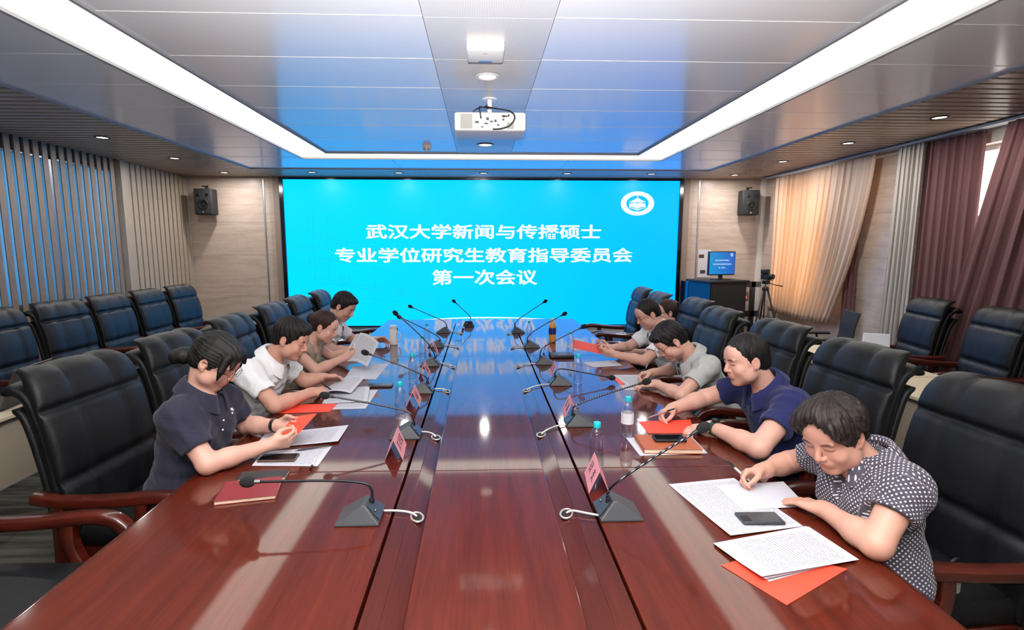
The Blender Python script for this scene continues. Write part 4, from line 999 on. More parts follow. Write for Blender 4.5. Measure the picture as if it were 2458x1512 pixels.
# ================================================================== loudspeakers
def speaker(x, z, label, ang):
    s = thing('loudspeaker', label, 'loudspeaker', (x, YB-0.05, z), ang, 'black loudspeakers flanking the LED wall')
    MS = mat('speaker_black', (26, 26, 30), 0.6, bump=0.15, bscale=300)
    MB().rbox(-0.145, 0.145, -0.26, -0.05, 0.0, 0.42, 0.02, 3).build('cabinet', MS, s, smooth='all')
    MB().rbox(-0.135, 0.135, -0.268, -0.255, 0.012, 0.408, 0.006, 2).build('grille', mat('speaker_grille', (34, 34, 38), 0.8, bump=0.5, bscale=600), s, smooth='all')
    rx = Matrix.Rotation(R(90), 4, 'X')
    MB().lathe([(0.078, 0), (0.082, 0.006), (0.072, 0.004), (0.03, -0.012), (0.022, -0.002), (0.001, 0.004)], 28, M=Matrix.Translation((0.01, -0.268, 0.165)) @ rx).build('woofer', M_BLACK, s, smooth='all')
    MB().lathe([(0.028, 0), (0.030, 0.004), (0.02, 0.002), (0.001, 0.006)], 20, M=Matrix.Translation((-0.06, -0.268, 0.32)) @ rx).build('tweeter', M_BLACK, s, smooth='all')
    MB().lathe([(0.024, 0), (0.026, 0.004), (0.02, 0.0)], 20, M=Matrix.Translation((0.075, -0.268, 0.32)) @ rx).build('port_tube', M_BLACK, s, smooth='all')
    MB().box(-0.012, 0.012, -0.271, -0.267, 0.028, 0.05).build('badge', M_STEEL, s)
    MB().box(-0.05, 0.05, -0.06, 0.04, 0.40, 0.425).box(-0.006, 0.006, -0.14, -0.05, 0.42, 0.47).box(-0.05, 0.05, -0.15, -0.135, 0.455, 0.475).build('bracket', M_BLACK, s)
    return s
speaker(-4.55, 2.215, 'black loudspeaker on the wall left of the LED wall', R(1))
speaker(4.60, 2.225, 'black loudspeaker on the wall right of the LED wall', R(-4))

# ================================================================== lectern with monitor
lc = thing('lectern', 'black lectern cabinet carrying the monitor right of the LED wall', 'lectern', (3.82, 8.30, 0), R(14))
M_LEC = mat('lectern_black', (24, 23, 24), 0.6, bump=0.1, bscale=300)
M_LECG = mat('lectern_gloss_side', (20, 24, 40), 0.12, spec=0.7)
MB().box(-0.33, 0.33, -0.28, 0.28, 0.03, 1.13).build('body', M_LEC, lc, bevel=0.006)
MB().box(-0.345, -0.33, -0.27, 0.27, 0.05, 1.12).build('gloss_side_panel', M_LECG, lc)
MB().box(-0.37, 0.37, -0.30, 0.32, 1.13, 1.165).build('top', M_LEC, lc, bevel=0.006)
MB().box(-0.34, 0.34, -0.29, 0.29, 0, 0.03).build('plinth', M_BLACK, lc)
MB().box(-0.30, 0.30, -0.285, -0.279, 0.08, 1.08).build('front_panel', mat('lectern_front', (30, 28, 29), 0.8), lc)
mo = thing('monitor', 'flat monitor showing the blue slide on top of the lectern', 'monitor', (3.84, 8.24, 1.165), R(12))
MB().rbox(-0.245, 0.245, -0.02, 0.02, 0.075, 0.455, 0.008, 2).build('casing', M_BLACK, mo, smooth='all')
def mon_mat():
    m, nt, b = new_mat('monitor_slide')
    tc = nt.nodes.new('ShaderNodeTexCoord'); sx = nt.nodes.new('ShaderNodeSeparateXYZ'); nt.links.new(tc.outputs['Object'], sx.inputs[0])
    mr = nt.nodes.new('ShaderNodeMapRange'); mr.inputs['From Min'].default_value = -0.22; mr.inputs['From Max'].default_value = 0.22; nt.links.new(sx.outputs['X'], mr.inputs['Value'])
    mx = nt.nodes.new('ShaderNodeMix'); mx.data_type = 'RGBA'; mx.inputs['A'].default_value = lin((0, 140, 205)); mx.inputs['B'].default_value = lin((0, 92, 190)); nt.links.new(mr.outputs[0], mx.inputs['Factor'])
    b.inputs['Base Color'].default_value = (0, 0, 0, 1); nt.links.new(mx.outputs['Result'], b.inputs['Emission Color']); b.inputs['Emission Strength'].default_value = 0.8
    return m
MB().box(-0.23, 0.23, -0.022, -0.0195, 0.092, 0.44).build('display', mon_mat(), mo)
for body, z, w, h in (('武汉大学新闻与传播硕士', 0.312, 0.265, 0.024), ('专业学位研究生教育指导委员会', 0.252, 0.345, 0.024), ('第一次会议', 0.196, 0.12, 0.024)):
    slide_text(body, 0.0, z, w, h, mo, -0.0232, M_SLTXT, 'slide_text', 0.0)
mb = MB(); ring(mb, 0.17, 0.40, 0.022, 0.026, 0.012, 0.015, -0.0232); link('emblem', mb.mesh('emblem', fix=False), M_SLTXT, mo)
MB().box(-0.035, 0.035, -0.005, 0.02, 0.01, 0.16).build('stand_neck', M_BLACK, mo, bevel=0.004)
MB().rbox(-0.13, 0.13, -0.09, 0.09, 0.0, 0.014, 0.006, 2).build('stand_foot', M_BLACK, mo)
# notices taped to the wall
po = thing('wall_notice', 'white notice sheet with two small photos taped to the wall beside the monitor', 'notice', (3.955, YB-0.003, 1.15), 0)
MB().box(-0.115, 0.115, -0.004, 0.0, 0, 0.49).build('sheet', M_PAPER, po)
for x, z in ((-0.055, 0.375), (-0.02, 0.10)):
    MB().box(x-0.045, x+0.045, -0.006, -0.003, z-0.03, z+0.03).build('photo', mat('small_photo', (70, 54, 48), 0.4, noise=0.6, nscale=30), po)
# grey metal cabinet between LED wall and lectern
gc = thing('equipment_cabinet', 'narrow pale grey equipment cabinet between LED wall and lectern', 'cabinet', (3.66, 8.93, 0), 0)
MB().box(-0.11, 0.13, -0.16, 0.16, 0.02, 1.08).build('body', mat('pale_grey_metal', (176, 176, 192), 0.4), gc, bevel=0.005)
MB().box(-0.135, -0.112, -0.17, 0.15, 0.02, 1.10).build('edge_panel', M_LECG, gc)
MB().box(-0.10, 0.12, -0.163, -0.16, 0.10, 1.04).build('door', mat('pale_grey_metal', (176, 176, 192), 0.4), gc)
# black rack frame behind the tripod
rk = thing('rack_frame', 'low black metal frame standing behind the tripod', 'frame', (4.53, 8.74, 0), 0)
for z0, z1 in ((1.01, 1.10), (0.50, 0.60)): MB().box(-0.25, 0.24, -0.03, 0.03, z0, z1).build('rail', M_BLACK, rk)
for x in (-0.23, 0.11): MB().box(x-0.035, x+0.035, -0.03, 0.03, 0.03, 1.10).build('post', M_BLACK, rk)
for x in (-0.23, 0.11): MB().box(x-0.04, x+0.04, -0.16, 0.16, 0.0, 0.03).build('foot', M_BLACK, rk)
# tripod and camera
tp = thing('tripod', 'black camera tripod with spread legs in front of the curtain', 'tripod', (4.40, 7.90, 0), 0)
M_TRI = mat('tripod_black', (26, 26, 28), 0.4)
for a in (R(200), R(-35), R(80)):
    d = Vector((math.cos(a), math.sin(a), 0))
    l = MB().tube([d*0.03+Vector((0, 0, 1.04)), d*0.16+Vector((0, 0, 0.55)), d*0.32+Vector((0, 0, 0.015))], [0.014, 0.012, 0.009], 10).build('leg', M_TRI, tp, smooth='all')
    MB().ell(tuple(d*0.32+Vector((0, 0, 0.014))), (0.014, 0.014, 0.014), 10, 8).build('rubber_foot', M_BLACK, l, smooth='all')
    MB().tube([Vector((0, 0, 0.62)), d*0.145+Vector((0, 0, 0.60))], 0.006, 8).build('spreader', M_TRI, tp)
MB().tube([(0, 0, 0.45), (0, 0, 1.14)], 0.013, 12).build('centre_column', M_STEEL, tp, smooth=True)
MB().lathe([(0.05, 1.02), (0.05, 1.06), (0.03, 1.08)], 16).build('crown', M_TRI, tp, smooth=True)
MB().rbox(-0.045, 0.045, -0.045, 0.045, 1.12, 1.175, 0.012, 2).build('head', M_TRI, tp, smooth='all')
MB().box(-0.085, 0.085, -0.05, 0.05, 1.175, 1.188).build('plate', mat('tan_plate', (150, 138, 118), 0.5), tp, bevel=0.003)
MB().tube([(0.03, 0, 1.14), (0.12, -0.05, 1.11), (0.21, -0.10, 1.09)], [0.006, 0.006, 0.010], 8).build('pan_handle', M_TRI, tp, smooth='all')
cm = thing('video_camera', 'small black video camera on top of the tripod', 'camera', (4.40, 7.90, 1.189), R(20))
MB().rbox(-0.04, 0.04, -0.075, 0.075, 0.0, 0.085, 0.012, 2).build('body', M_BLACK, cm, smooth='all')
MB().lathe([(0.038, 0), (0.04, 0.01), (0.04, 0.06), (0.03, 0.065)], 20, M=Matrix.Translation((-0.005, -0.07, 0.05)) @ Matrix.Rotation(R(90), 4, 'X')).build('lens', M_BLACK, cm, smooth=True)
MB().rbox(-0.075, 0.02, -0.05, 0.05, 0.088, 0.16, 0.012, 2).build('viewfinder', M_BLACK, cm, smooth='all')
MB().box(0.042, 0.05, -0.05, 0.04, 0.02, 0.075).build('flip_screen', M_BLACK, cm)
rl = thing('cable_box', 'small box with a glowing red lamp hanging behind the tripod', 'box', (4.42, 8.60, 0.78), 0)
MB().rbox(-0.07, 0.07, -0.04, 0.0, 0.0, 0.16, 0.01, 2).build('housing', mat('box_grey', (110, 100, 96), 0.5), rl, smooth='all')
MB().ell((0.015, -0.042, 0.07), (0.022, 0.008, 0.022), 14, 8).build('lamp', emit('red_lamp', (255, 90, 60), 1.2), rl, smooth='all')
MB().box(-0.01, 0.01, -0.03, -0.01, 0.16, 0.235).build('hanger', M_BLACK, rl)

# ================================================================== curtains on the right wall
def sheer_mat(name, refl, trans, k):
    m, nt, b = new_mat(name)
    b.inputs['Base Color'].default_value = lin(refl); b.inputs['Roughness'].default_value = 0.85; b.inputs['Specular IOR Level'].default_value = 0.15
    tr = nt.nodes.new('ShaderNodeBsdfTranslucent'); tr.inputs[0].default_value = lin(trans)
    mx = nt.nodes.new('ShaderNodeMixShader'); mx.inputs[0].default_value = k
    nt.links.new(b.outputs[0], mx.inputs[1]); nt.links.new(tr.outputs[0], mx.inputs[2])
    nt.links.new(mx.outputs[0], nt.nodes['Material Output'].inputs['Surface'])
    tc = nt.nodes.new('ShaderNodeTexCoord'); n = nt.nodes.new('ShaderNodeTexNoise'); n.inputs['Scale'].default_value = 240
    nt.links.new(tc.outputs['Object'], n.inputs['Vector']); bp = nt.nodes.new('ShaderNodeBump'); bp.inputs['Strength'].default_value = 0.1; bp.inputs['Distance'].default_value = 0.002
    nt.links.new(n.outputs['Fac'], bp.inputs['Height']); nt.links.new(bp.outputs[0], b.inputs['Normal'])
    return m
M_SHEER = sheer_mat('grey_sheer_fabric', (214, 206, 198), (255, 214, 164), 0.50)
M_GREYC = sheer_mat('grey_curtain_fabric', (186, 178, 170), (220, 190, 160), 0.15)
M_PURP = sheer_mat('purple_brown_fabric', (108, 76, 76), (120, 60, 60), 0.03)
def curtain(name, edges, z0, z1, folds, amp, x, m, label, ph=0.0, seed=1):
    """edges(s) -> (y_far, y_near) at height fraction s (0 bottom, 1 top)"""
    rnd = random.Random(seed); ofs = [rnd.uniform(-0.6, 0.6) for _ in range(folds+4)]
    nu, nv = folds*12, 26; mb = MB(); vs = []
    yc = sum(edges(0.5))/2
    for j in range(nv+1):
        s = j/nv; ya, yb = edges(s); z = z0(0.5)+(z1-z0(0.5))*s
        for i in range(nu+1):
            u = i/nu; zz = z1-(z1-z0(u))*(1-s)
            f = u*folds*2*PI+ph+ofs[int(u*folds)]*0.5*math.sin(PI*(u*folds % 1.0))
            a = amp*(0.75+0.5*(1-s))*(0.8+0.2*math.sin(u*17+seed))
            vs.append((a*math.sin(f)+0.3*a*math.sin(2.3*f+s*1.5), ya+(yb-ya)*u-yc+0.010*math.sin(f*2+s*2), zz))
    fs = [(j*(nu+1)+i, j*(nu+1)+i+1, (j+1)*(nu+1)+i+1, (j+1)*(nu+1)+i) for j in range(nv) for i in range(nu)]
    mb.add(vs, fs); me = mb.mesh(name, smooth='all')
    o = link(name, me, m, None, (x, yc, 0)); sm = o.modifiers.new('thickness', 'SOLIDIFY'); sm.thickness = 0.002
    return tag(o, label, 'curtain', 'curtains on the right wall')
curtain('curtain', lambda s: (8.50, 6.34+0.62*(1-s)**1.6), lambda u: 0.66-0.05*math.sin(u*3), 2.80, 17, 0.028, 4.79, M_SHEER, 'sunlit orange glowing sheer curtain beside the tripod', seed=3)
curtain('curtain', lambda s: (6.86, 6.66-0.05*(1-s)), lambda u: 0.52, 2.78, 3, 0.016, 4.885, M_PURP, 'narrow purple drape peeking out beside the glowing curtain', seed=8)
curtain('curtain', lambda s: (8.62, 8.54), lambda u: 0.62, 2.82, 1, 0.012, 4.885, M_PURP, 'thin sliver of purple drape left of the glowing curtain', seed=9)
curtain('curtain', lambda s: (6.05+0.05*(1-s), 5.69), lambda u: 0.30, 2.82, 6, 0.026, 4.84, M_GREYC, 'pleated grey curtain beside the wall panel strip', seed=4)
curtain('curtain', lambda s: (5.72, 5.04), lambda u: 0.28, 2.82, 7, 0.026, 4.89, M_PURP, 'purple drape left of the bright gap', seed=5)
curtain('curtain', lambda s: (4.74+0.55*(1-s), 3.0), lambda u: 0.28, 2.82, 13, 0.028, 4.785, M_PURP, 'purple drape at the right picture edge', seed=6)
rail = tag(MB().box(4.78, 4.90, 2.9, 8.9, 2.825, 2.850).build('curtain_rail', M_ALU), 'long curtain rail under the right slat ceiling', 'rail')

# ================================================================== office chair, bag and odds and ends
oc = thing('office_chair', 'black mesh office chair behind the right desk below the glowing curtain', 'chair', (4.05, 5.95, 0), R(75))
M_MESHB = mat('black_mesh', (24, 24, 26), 0.7, bump=0.4, bscale=500)
slab([(-0.20, 0.52), (-0.235, 0.66), (-0.25, 0.80), (-0.285, 0.95)], lambda s: 0.20+0.015*s, lambda s: 0.012, 24).build('backrest', M_MESHB, oc, smooth='all')
MB().rbox(-0.23, 0.23, -0.22, 0.24, 0.42, 0.48, 0.028, 3, puff=0.01, sub=4).build('seat', M_MESHB, oc, smooth='all')
MB().tube([(0, -0.22, 0.62), (0, -0.26, 0.50), (0, -0.15, 0.40), (0, 0, 0.40)], 0.018, 10).build('back_support', M_BLACK, oc, smooth='all')
MB().tube([(0, 0, 0.08), (0, 0, 0.42)], 0.025, 12).build('gas_lift', M_STEEL, oc, smooth='all')
for s in (-1, 1):
    MB().tube(bez([(s*0.20, 0.0, 0.43), (s*0.27, -0.02, 0.50), (s*0.27, -0.02, 0.63)], 5), 0.014, 8).build('arm_post', M_BLACK, oc, smooth='all')
    MB().rbox(s*0.27-0.04, s*0.27+0.04, -0.16, 0.14, 0.63, 0.66, 0.014, 3).build('armrest', M_BLACK, oc, smooth='all')
for k in range(5):
    a = 2*PI*k/5; d = Vector((math.cos(a), math.sin(a), 0))
    l = MB().tube([Vector((0, 0, 0.10)), d*0.16+Vector((0, 0, 0.09)), d*0.29+Vector((0, 0, 0.065))], [0.022, 0.018, 0.014], 8).build('base_spoke', M_BLACK, oc, smooth='all')
    MB().lathe([(0.026, -0.018), (0.028, 0.0), (0.026, 0.018)], 14, M=Matrix.Translation(d*0.29+Vector((0, 0, 0.029))) @ Matrix.Rotation(R(90), 4, 'X')).build('castor', M_BLACK, l, smooth=True)
bg = thing('paper_bag', 'flat white paper bag with string handle standing on the right desk', 'bag', (3.30, 4.18, 0.7505), R(-20))
MB().add([(-0.10, -0.03, 0), (0.10, -0.03, 0), (0.10, 0.03, 0), (-0.10, 0.03, 0), (-0.07, 0.065, 0.215), (0.12, 0.065, 0.215), (0.12, 0.085, 0.215), (-0.07, 0.085, 0.215)],
         [(3, 2, 1, 0), (0, 1, 5, 4), (1, 2, 6, 5), (2, 3, 7, 6), (3, 0, 4, 7), (4, 5, 6, 7)]).build('body', mat('white_bag', (224, 228, 240), 0.5), bg, bevel=0.003)
MB().tube(bez([(0.06, 0.07, 0.21), (0.075, 0.06, 0.228), (0.10, 0.07, 0.21)], 6), 0.002, 6).build('handle', mat('string_grey', (130, 130, 136), 0.6), bg)
lp = thing('laptop', 'dark open laptop standing on the left desk at the picture edge', 'laptop', (-2.92, 3.16, 0.7505), R(-80))
MB().rbox(-0.17, 0.17, -0.12, 0.12, 0, 0.018, 0.006, 2).build('base', M_BLACK, lp)
MB().add([(-0.17, 0.11, 0.02), (0.17, 0.11, 0.02), (0.17, 0.20, 0.24), (-0.17, 0.20, 0.24), (-0.17, 0.12, 0.018), (0.17, 0.12, 0.018), (0.17, 0.21, 0.238), (-0.17, 0.21, 0.238)],
         [(0, 1, 2, 3), (7, 6, 5, 4), (0, 4, 5, 1), (1, 5, 6, 2), (2, 6, 7, 3), (3, 7, 4, 0)]).build('lid', mat('olive_lid', (58, 54, 44), 0.5), lp)
ts = tag(MB().ell((0, 0, 0.018), (0.03, 0.022, 0.018), 9, 6).build('tissue', M_PAPER, None, loc=(-2.95, 3.5, 0.7505)), 'crumpled white tissue on the left desk', 'tissue')
# ================================================================== people: smooth implicit bodies turned into one continuous mesh each
class Sdf:
    def __init__(s, lo, hi, h):
        s.lo = np.array(lo, dtype=np.float64); s.h = h
        n = np.ceil((np.array(hi)-s.lo)/h).astype(int)+1
        s.ax = [(s.lo[i]+h*np.arange(n[i])).astype(np.float32) for i in range(3)]
        s.f = np.full(tuple(n), 0.5, dtype=np.float32)
    def _sub(s, lo, hi):
        sl = []
        for i in range(3):
            a = int(max(0, math.floor((lo[i]-s.lo[i])/s.h))); b = int(min(len(s.ax[i]), math.ceil((hi[i]-s.lo[i])/s.h)+1))
            if b <= a: return None
            sl.append(slice(a, b))
        return tuple(sl)
    def _pts(s, sl): return s.ax[0][sl[0]][:, None, None], s.ax[1][sl[1]][None, :, None], s.ax[2][sl[2]][None, None, :]
    def apply(s, prim, k=0.0, sub=False):
        fn, lo, hi = prim; m = k+3*s.h
        sl = s._sub(np.array(lo)-m, np.array(hi)+m)
        if sl is None: return s
        d = fn(*s._pts(sl)).astype(np.float32); a = s.f[sl]
        if sub:
            d = -d
            if k > 0:
                hh = np.clip(0.5-0.5*(a-d)/k, 0, 1); s.f[sl] = a*(1-hh)+d*hh+k*hh*(1-hh)
            else: s.f[sl] = np.maximum(a, d)
        else:
            if k > 0:
                hh = np.clip(0.5+0.5*(a-d)/k, 0, 1); s.f[sl] = a*(1-hh)+d*hh-k*hh*(1-hh)
            else: s.f[sl] = np.minimum(a, d)
        return s
    def value(s, p):
        q = (np.array(p)-s.lo)/s.h; i = np.clip(np.floor(q).astype(int), 0, np.array(s.f.shape)-2); t = q-i; r = 0.0
        for a in (0, 1):
            for b in (0, 1):
                for c in (0, 1):
                    r += s.f[i[0]+a, i[1]+b, i[2]+c]*(t[0] if a else 1-t[0])*(t[1] if b else 1-t[1])*(t[2] if c else 1-t[2])
        return r
    def mesh(s):
        f = s.f.copy(); f[0], f[-1] = 0.1, 0.1; f[:, 0], f[:, -1] = 0.1, 0.1; f[:, :, 0], f[:, :, -1] = 0.1, 0.1
        ins = (f < 0)
        c = np.zeros(tuple(n-1 for n in f.shape), dtype=np.int8)
        for a in (0, 1):
            for b in (0, 1):
                for d in (0, 1): c += ins[a:a+c.shape[0], b:b+c.shape[1], d:d+c.shape[2]]
        act = (c > 0) & (c < 8); I = np.argwhere(act); N = len(I)
        idx = np.full(c.shape, -1, dtype=np.int32); idx[act] = np.arange(N)
        acc = np.zeros((N, 3)); cnt = np.zeros(N)
        cor = [(a, b, d) for a in (0, 1) for b in (0, 1) for d in (0, 1)]
        for p in cor:
            for ax in range(3):
                if p[ax]: continue
                q = list(p); q[ax] = 1
                va = f[I[:, 0]+p[0], I[:, 1]+p[1], I[:, 2]+p[2]].astype(np.float64); vb = f[I[:, 0]+q[0], I[:, 1]+q[1], I[:, 2]+q[2]].astype(np.float64)
                m = (va < 0) != (vb < 0); t = va[m]/(va[m]-vb[m])
                pt = np.tile(np.array(p, dtype=np.float64), (m.sum(), 1)); pt[:, ax] += t
                acc[m] += pt; cnt[m] += 1
        V = s.lo+s.h*(I+acc/cnt[:, None])
        F = []
        for ax in range(3):
            a1, a2 = (ax+1) % 3, (ax+2) % 3
            sa = [slice(None)]*3; sb = [slice(None)]*3; sa[ax] = slice(0, -1); sb[ax] = slice(1, None)
            e = np.argwhere(ins[tuple(sa)] != ins[tuple(sb)])
            e = e[(e[:, a1] > 0) & (e[:, a2] > 0) & (e[:, a1] < c.shape[a1]) & (e[:, a2] < c.shape[a2])]
            def cell(d1, d2):
                q = e.copy(); q[:, a1] -= d1; q[:, a2] -= d2
                return idx[q[:, 0], q[:, 1], q[:, 2]]
            quad = np.stack([cell(1, 1), cell(0, 1), cell(0, 0), cell(1, 0)], 1)
            flip = ~ins[e[:, 0], e[:, 1], e[:, 2]]
            quad[flip] = quad[flip][:, ::-1]; F.append(quad)
        F = np.concatenate(F); F = F[(F >= 0).all(1)]
        return V, F
def np_mesh(name, V, F):
    me = bpy.data.meshes.new(name)
    me.vertices.add(len(V)); me.vertices.foreach_set('co', V.astype(np.float32).ravel())
    me.loops.add(F.size); me.loops.foreach_set('vertex_index', F.astype(np.int32).ravel())
    me.polygons.add(len(F)); me.polygons.foreach_set('loop_start', np.arange(0, F.size, F.shape[1], dtype=np.int32))
    me.polygons.foreach_set('use_smooth', np.ones(len(F), dtype=bool)); me.update(calc_edges=True); me.validate()
    return me
def relax(V, F, it=2, lam=0.5):
    a = np.concatenate([F[:, 0], F[:, 1], F[:, 2], F[:, 3]]); b = np.concatenate([F[:, 1], F[:, 2], F[:, 3], F[:, 0]])
    n = len(V); deg = np.bincount(a, minlength=n)+np.bincount(b, minlength=n)
    for _ in range(it):
        S = np.stack([np.bincount(a, V[b, k], n)+np.bincount(b, V[a, k], n) for k in range(3)], 1)/np.maximum(deg, 1)[:, None]
        V = V+lam*(S-V)
    return V
A3 = lambda p: np.array(p, dtype=np.float64)
def cone(a, b, r1, r2):
    a, b = A3(a), A3(b); d = b-a; L2 = max(1e-12, d@d)
    def fn(x, y, z):
        t = np.clip(((x-a[0])*d[0]+(y-a[1])*d[1]+(z-a[2])*d[2])/L2, 0, 1)
        return np.sqrt((x-a[0]-t*d[0])**2+(y-a[1]-t*d[1])**2+(z-a[2]-t*d[2])**2)-(r1+(r2-r1)*t)
    m = max(r1, r2); return fn, np.minimum(a, b)-m, np.maximum(a, b)+m
def cut_cone(a, b, r1, r2, cutp, cutn):
    """cone cut off by a plane (keeps the side cutn points away from)"""
    f0, lo, hi = cone(a, b, r1, r2); p, n = A3(cutp), A3(cutn)/np.linalg.norm(cutn)
    return (lambda x, y, z: np.maximum(f0(x, y, z), (x-p[0])*n[0]+(y-p[1])*n[1]+(z-p[2])*n[2])), lo, hi
def ellip(c, ax, r):
    """ellipsoid: centre, 3 unit axes, 3 radii"""
    c = A3(c); ax = [A3(v)/np.linalg.norm(v) for v in ax]; m = max(r); mn = min(r)
    def fn(x, y, z):
        q = [((x-c[0])*v[0]+(y-c[1])*v[1]+(z-c[2])*v[2]) for v in ax]
        k0 = np.sqrt(sum((q[i]/r[i])**2 for i in range(3))); k1 = np.sqrt(sum((q[i]/r[i]**2)**2 for i in range(3)))+1e-9
        return k0*(k0-1)/k1
    return fn, c-m, c+m
def unit(v): v = A3(v); return v/np.linalg.norm(v)
def ik(S, W, l1, l2, pole):
    S, W = A3(S), A3(W); d = W-S; L = np.linalg.norm(d); u = d/L
    L = min(L, (l1+l2)*0.995); a = (l1*l1-l2*l2+L*L)/(2*L); h = math.sqrt(max(1e-6, l1*l1-a*a))
    p = A3(pole)-u*(A3(pole)@u); return S+u*a+unit(p)*h

# ---- materials of people
def skin_mat(name, rgb):
    m, nt, b = new_mat(name)
    at = nt.nodes.new('ShaderNodeAttribute'); at.attribute_name = 'tone'
    mx = nt.nodes.new('ShaderNodeMix'); mx.data_type = 'RGBA'; mx.blend_type = 'MULTIPLY'; mx.inputs['Factor'].default_value = 1.0
    mx.inputs['A'].default_value = lin(rgb); nt.links.new(at.outputs['Color'], mx.inputs['B']); nt.links.new(mx.outputs['Result'], b.inputs['Base Color'])
    b.inputs['Roughness'].default_value = 0.48; b.inputs['Specular IOR Level'].default_value = 0.4
    tc = nt.nodes.new('ShaderNodeTexCoord'); n = nt.nodes.new('ShaderNodeTexNoise'); n.inputs['Scale'].default_value = 260; nt.links.new(tc.outputs['Object'], n.inputs['Vector'])
    bp = nt.nodes.new('ShaderNodeBump'); bp.inputs['Strength'].default_value = 0.08; bp.inputs['Distance'].default_value = 0.002
    nt.links.new(n.outputs['Fac'], bp.inputs['Height']); nt.links.new(bp.outputs[0], b.inputs['Normal'])
    return m
def hair_mat(name, rgb, hi):
    m, nt, b = new_mat(name)
    at = nt.nodes.new('ShaderNodeAttribute'); at.attribute_name = 'strand'
    sx = nt.nodes.new('ShaderNodeSeparateColor'); nt.links.new(at.outputs['Color'], sx.inputs[0])
    cb = nt.nodes.new('ShaderNodeCombineXYZ'); nt.links.new(nmath(nt, 'MULTIPLY', sx.outputs[0], 150.0), cb.inputs[0]); nt.links.new(nmath(nt, 'MULTIPLY', sx.outputs[1], 9.0), cb.inputs[1])
    n = nt.nodes.new('ShaderNodeTexNoise'); n.inputs['Scale'].default_value = 1.0; n.inputs['Detail'].default_value = 5; n.inputs['Roughness'].default_value = 0.7; nt.links.new(cb.outputs[0], n.inputs['Vector'])
    cr = nt.nodes.new('ShaderNodeValToRGB'); cr.color_ramp.elements[0].position = 0.45; cr.color_ramp.elements[1].position = 0.78
    cr.color_ramp.elements[0].color = lin(rgb); cr.color_ramp.elements[1].color = lin(hi)
    nt.links.new(n.outputs['Fac'], cr.inputs[0]); nt.links.new(cr.outputs[0], b.inputs['Base Color'])
    b.inputs['Roughness'].default_value = 0.5; b.inputs['Specular IOR Level'].default_value = 0.35
    bp = nt.nodes.new('ShaderNodeBump'); bp.inputs['Strength'].default_value = 0.8; bp.inputs['Distance'].default_value = 0.004
    nt.links.new(n.outputs['Fac'], bp.inputs['Height']); nt.links.new(bp.outputs[0], b.inputs['Normal'])
    return m
def cloth_mat(name, rgb, fold=0.5, rough=0.85):
    m, nt, b = new_mat(name)
    b.inputs['Base Color'].default_value = lin(rgb); b.inputs['Roughness'].default_value = rough; b.inputs['Specular IOR Level'].default_value = 0.2; b.inputs['Sheen Weight'].default_value = 0.1
    tc = nt.nodes.new('ShaderNodeTexCoord')
    n = nt.nodes.new('ShaderNodeTexNoise'); n.inputs['Scale'].default_value = 9; n.inputs['Detail'].default_value = 3; n.inputs['Distortion'].default_value = 1.2
    n2 = nt.nodes.new('ShaderNodeTexNoise'); n2.inputs['Scale'].default_value = 500
    nt.links.new(tc.outputs['Object'], n.inputs['Vector']); nt.links.new(tc.outputs['Object'], n2.inputs['Vector'])
    bp = nt.nodes.new('ShaderNodeBump'); bp.inputs['Strength'].default_value = fold; bp.inputs['Distance'].default_value = 0.03
    nt.links.new(n.outputs['Fac'], bp.inputs['Height'])
    bp2 = nt.nodes.new('ShaderNodeBump'); bp2.inputs['Strength'].default_value = 0.15; bp2.inputs['Distance'].default_value = 0.002
    nt.links.new(n2.outputs['Fac'], bp2.inputs['Height']); nt.links.new(bp.outputs[0], bp2.inputs['Normal']); nt.links.new(bp2.outputs[0], b.inputs['Normal'])
    return m
def dotted_mat():
    m = cloth_mat('dotted_blouse', (74, 70, 80), 0.5); nt = m.node_tree; b = nt.nodes['Principled BSDF']
    tc = nt.nodes.new('ShaderNodeTexCoord'); mp = nt.nodes.new('ShaderNodeMapping'); mp.inputs['Scale'].default_value = (84, 84, 1); mp.inputs['Rotation'].default_value = (0, 0, R(45))
    nt.links.new(tc.outputs['UV'], mp.inputs['Vector'])
    fr = nt.nodes.new('ShaderNodeVectorMath'); fr.operation = 'FRACTION'; nt.links.new(mp.outputs[0], fr.inputs[0])
    sb = nt.nodes.new('ShaderNodeVectorMath'); sb.operation = 'SUBTRACT'; sb.inputs[1].default_value = (0.5, 0.5, 0.0); nt.links.new(fr.outputs[0], sb.inputs[0])
    ml = nt.nodes.new('ShaderNodeVectorMath'); ml.operation = 'MULTIPLY'; ml.inputs[1].default_value = (1, 1, 0); nt.links.new(sb.outputs[0], ml.inputs[0])
    ln = nt.nodes.new('ShaderNodeVectorMath'); ln.operation = 'LENGTH'; nt.links.new(ml.outputs[0], ln.inputs[0])
    lt_ = nmath(nt, 'LESS_THAN', ln.outputs['Value'], 0.23)
    mx = nt.nodes.new('ShaderNodeMix'); mx.data_type = 'RGBA'; mx.inputs['A'].default_value = lin((72, 68, 79)); mx.inputs['B'].default_value = lin((222, 218, 222))
    nt.links.new(lt_, mx.inputs['Factor']); nt.links.new(mx.outputs['Result'], b.inputs['Base Color'])
    return m
M_SKIN = skin_mat('skin', (210, 162, 144))
M_SKIN2 = skin_mat('skin_tan', (200, 150, 130))
M_HAIR = hair_mat('black_hair', (14, 12, 13), (40, 34, 32))
M_HAIRB = hair_mat('brown_hair', (34, 18, 15), (86, 50, 40))
M_HAIRG = hair_mat('greying_hair', (20, 14, 13), (78, 62, 56))
M_TROUS = cloth_mat('dark_trousers', (34, 36, 44), 0.3)
M_SHOE = mat('shoe_leather', (24, 22, 22), 0.35)

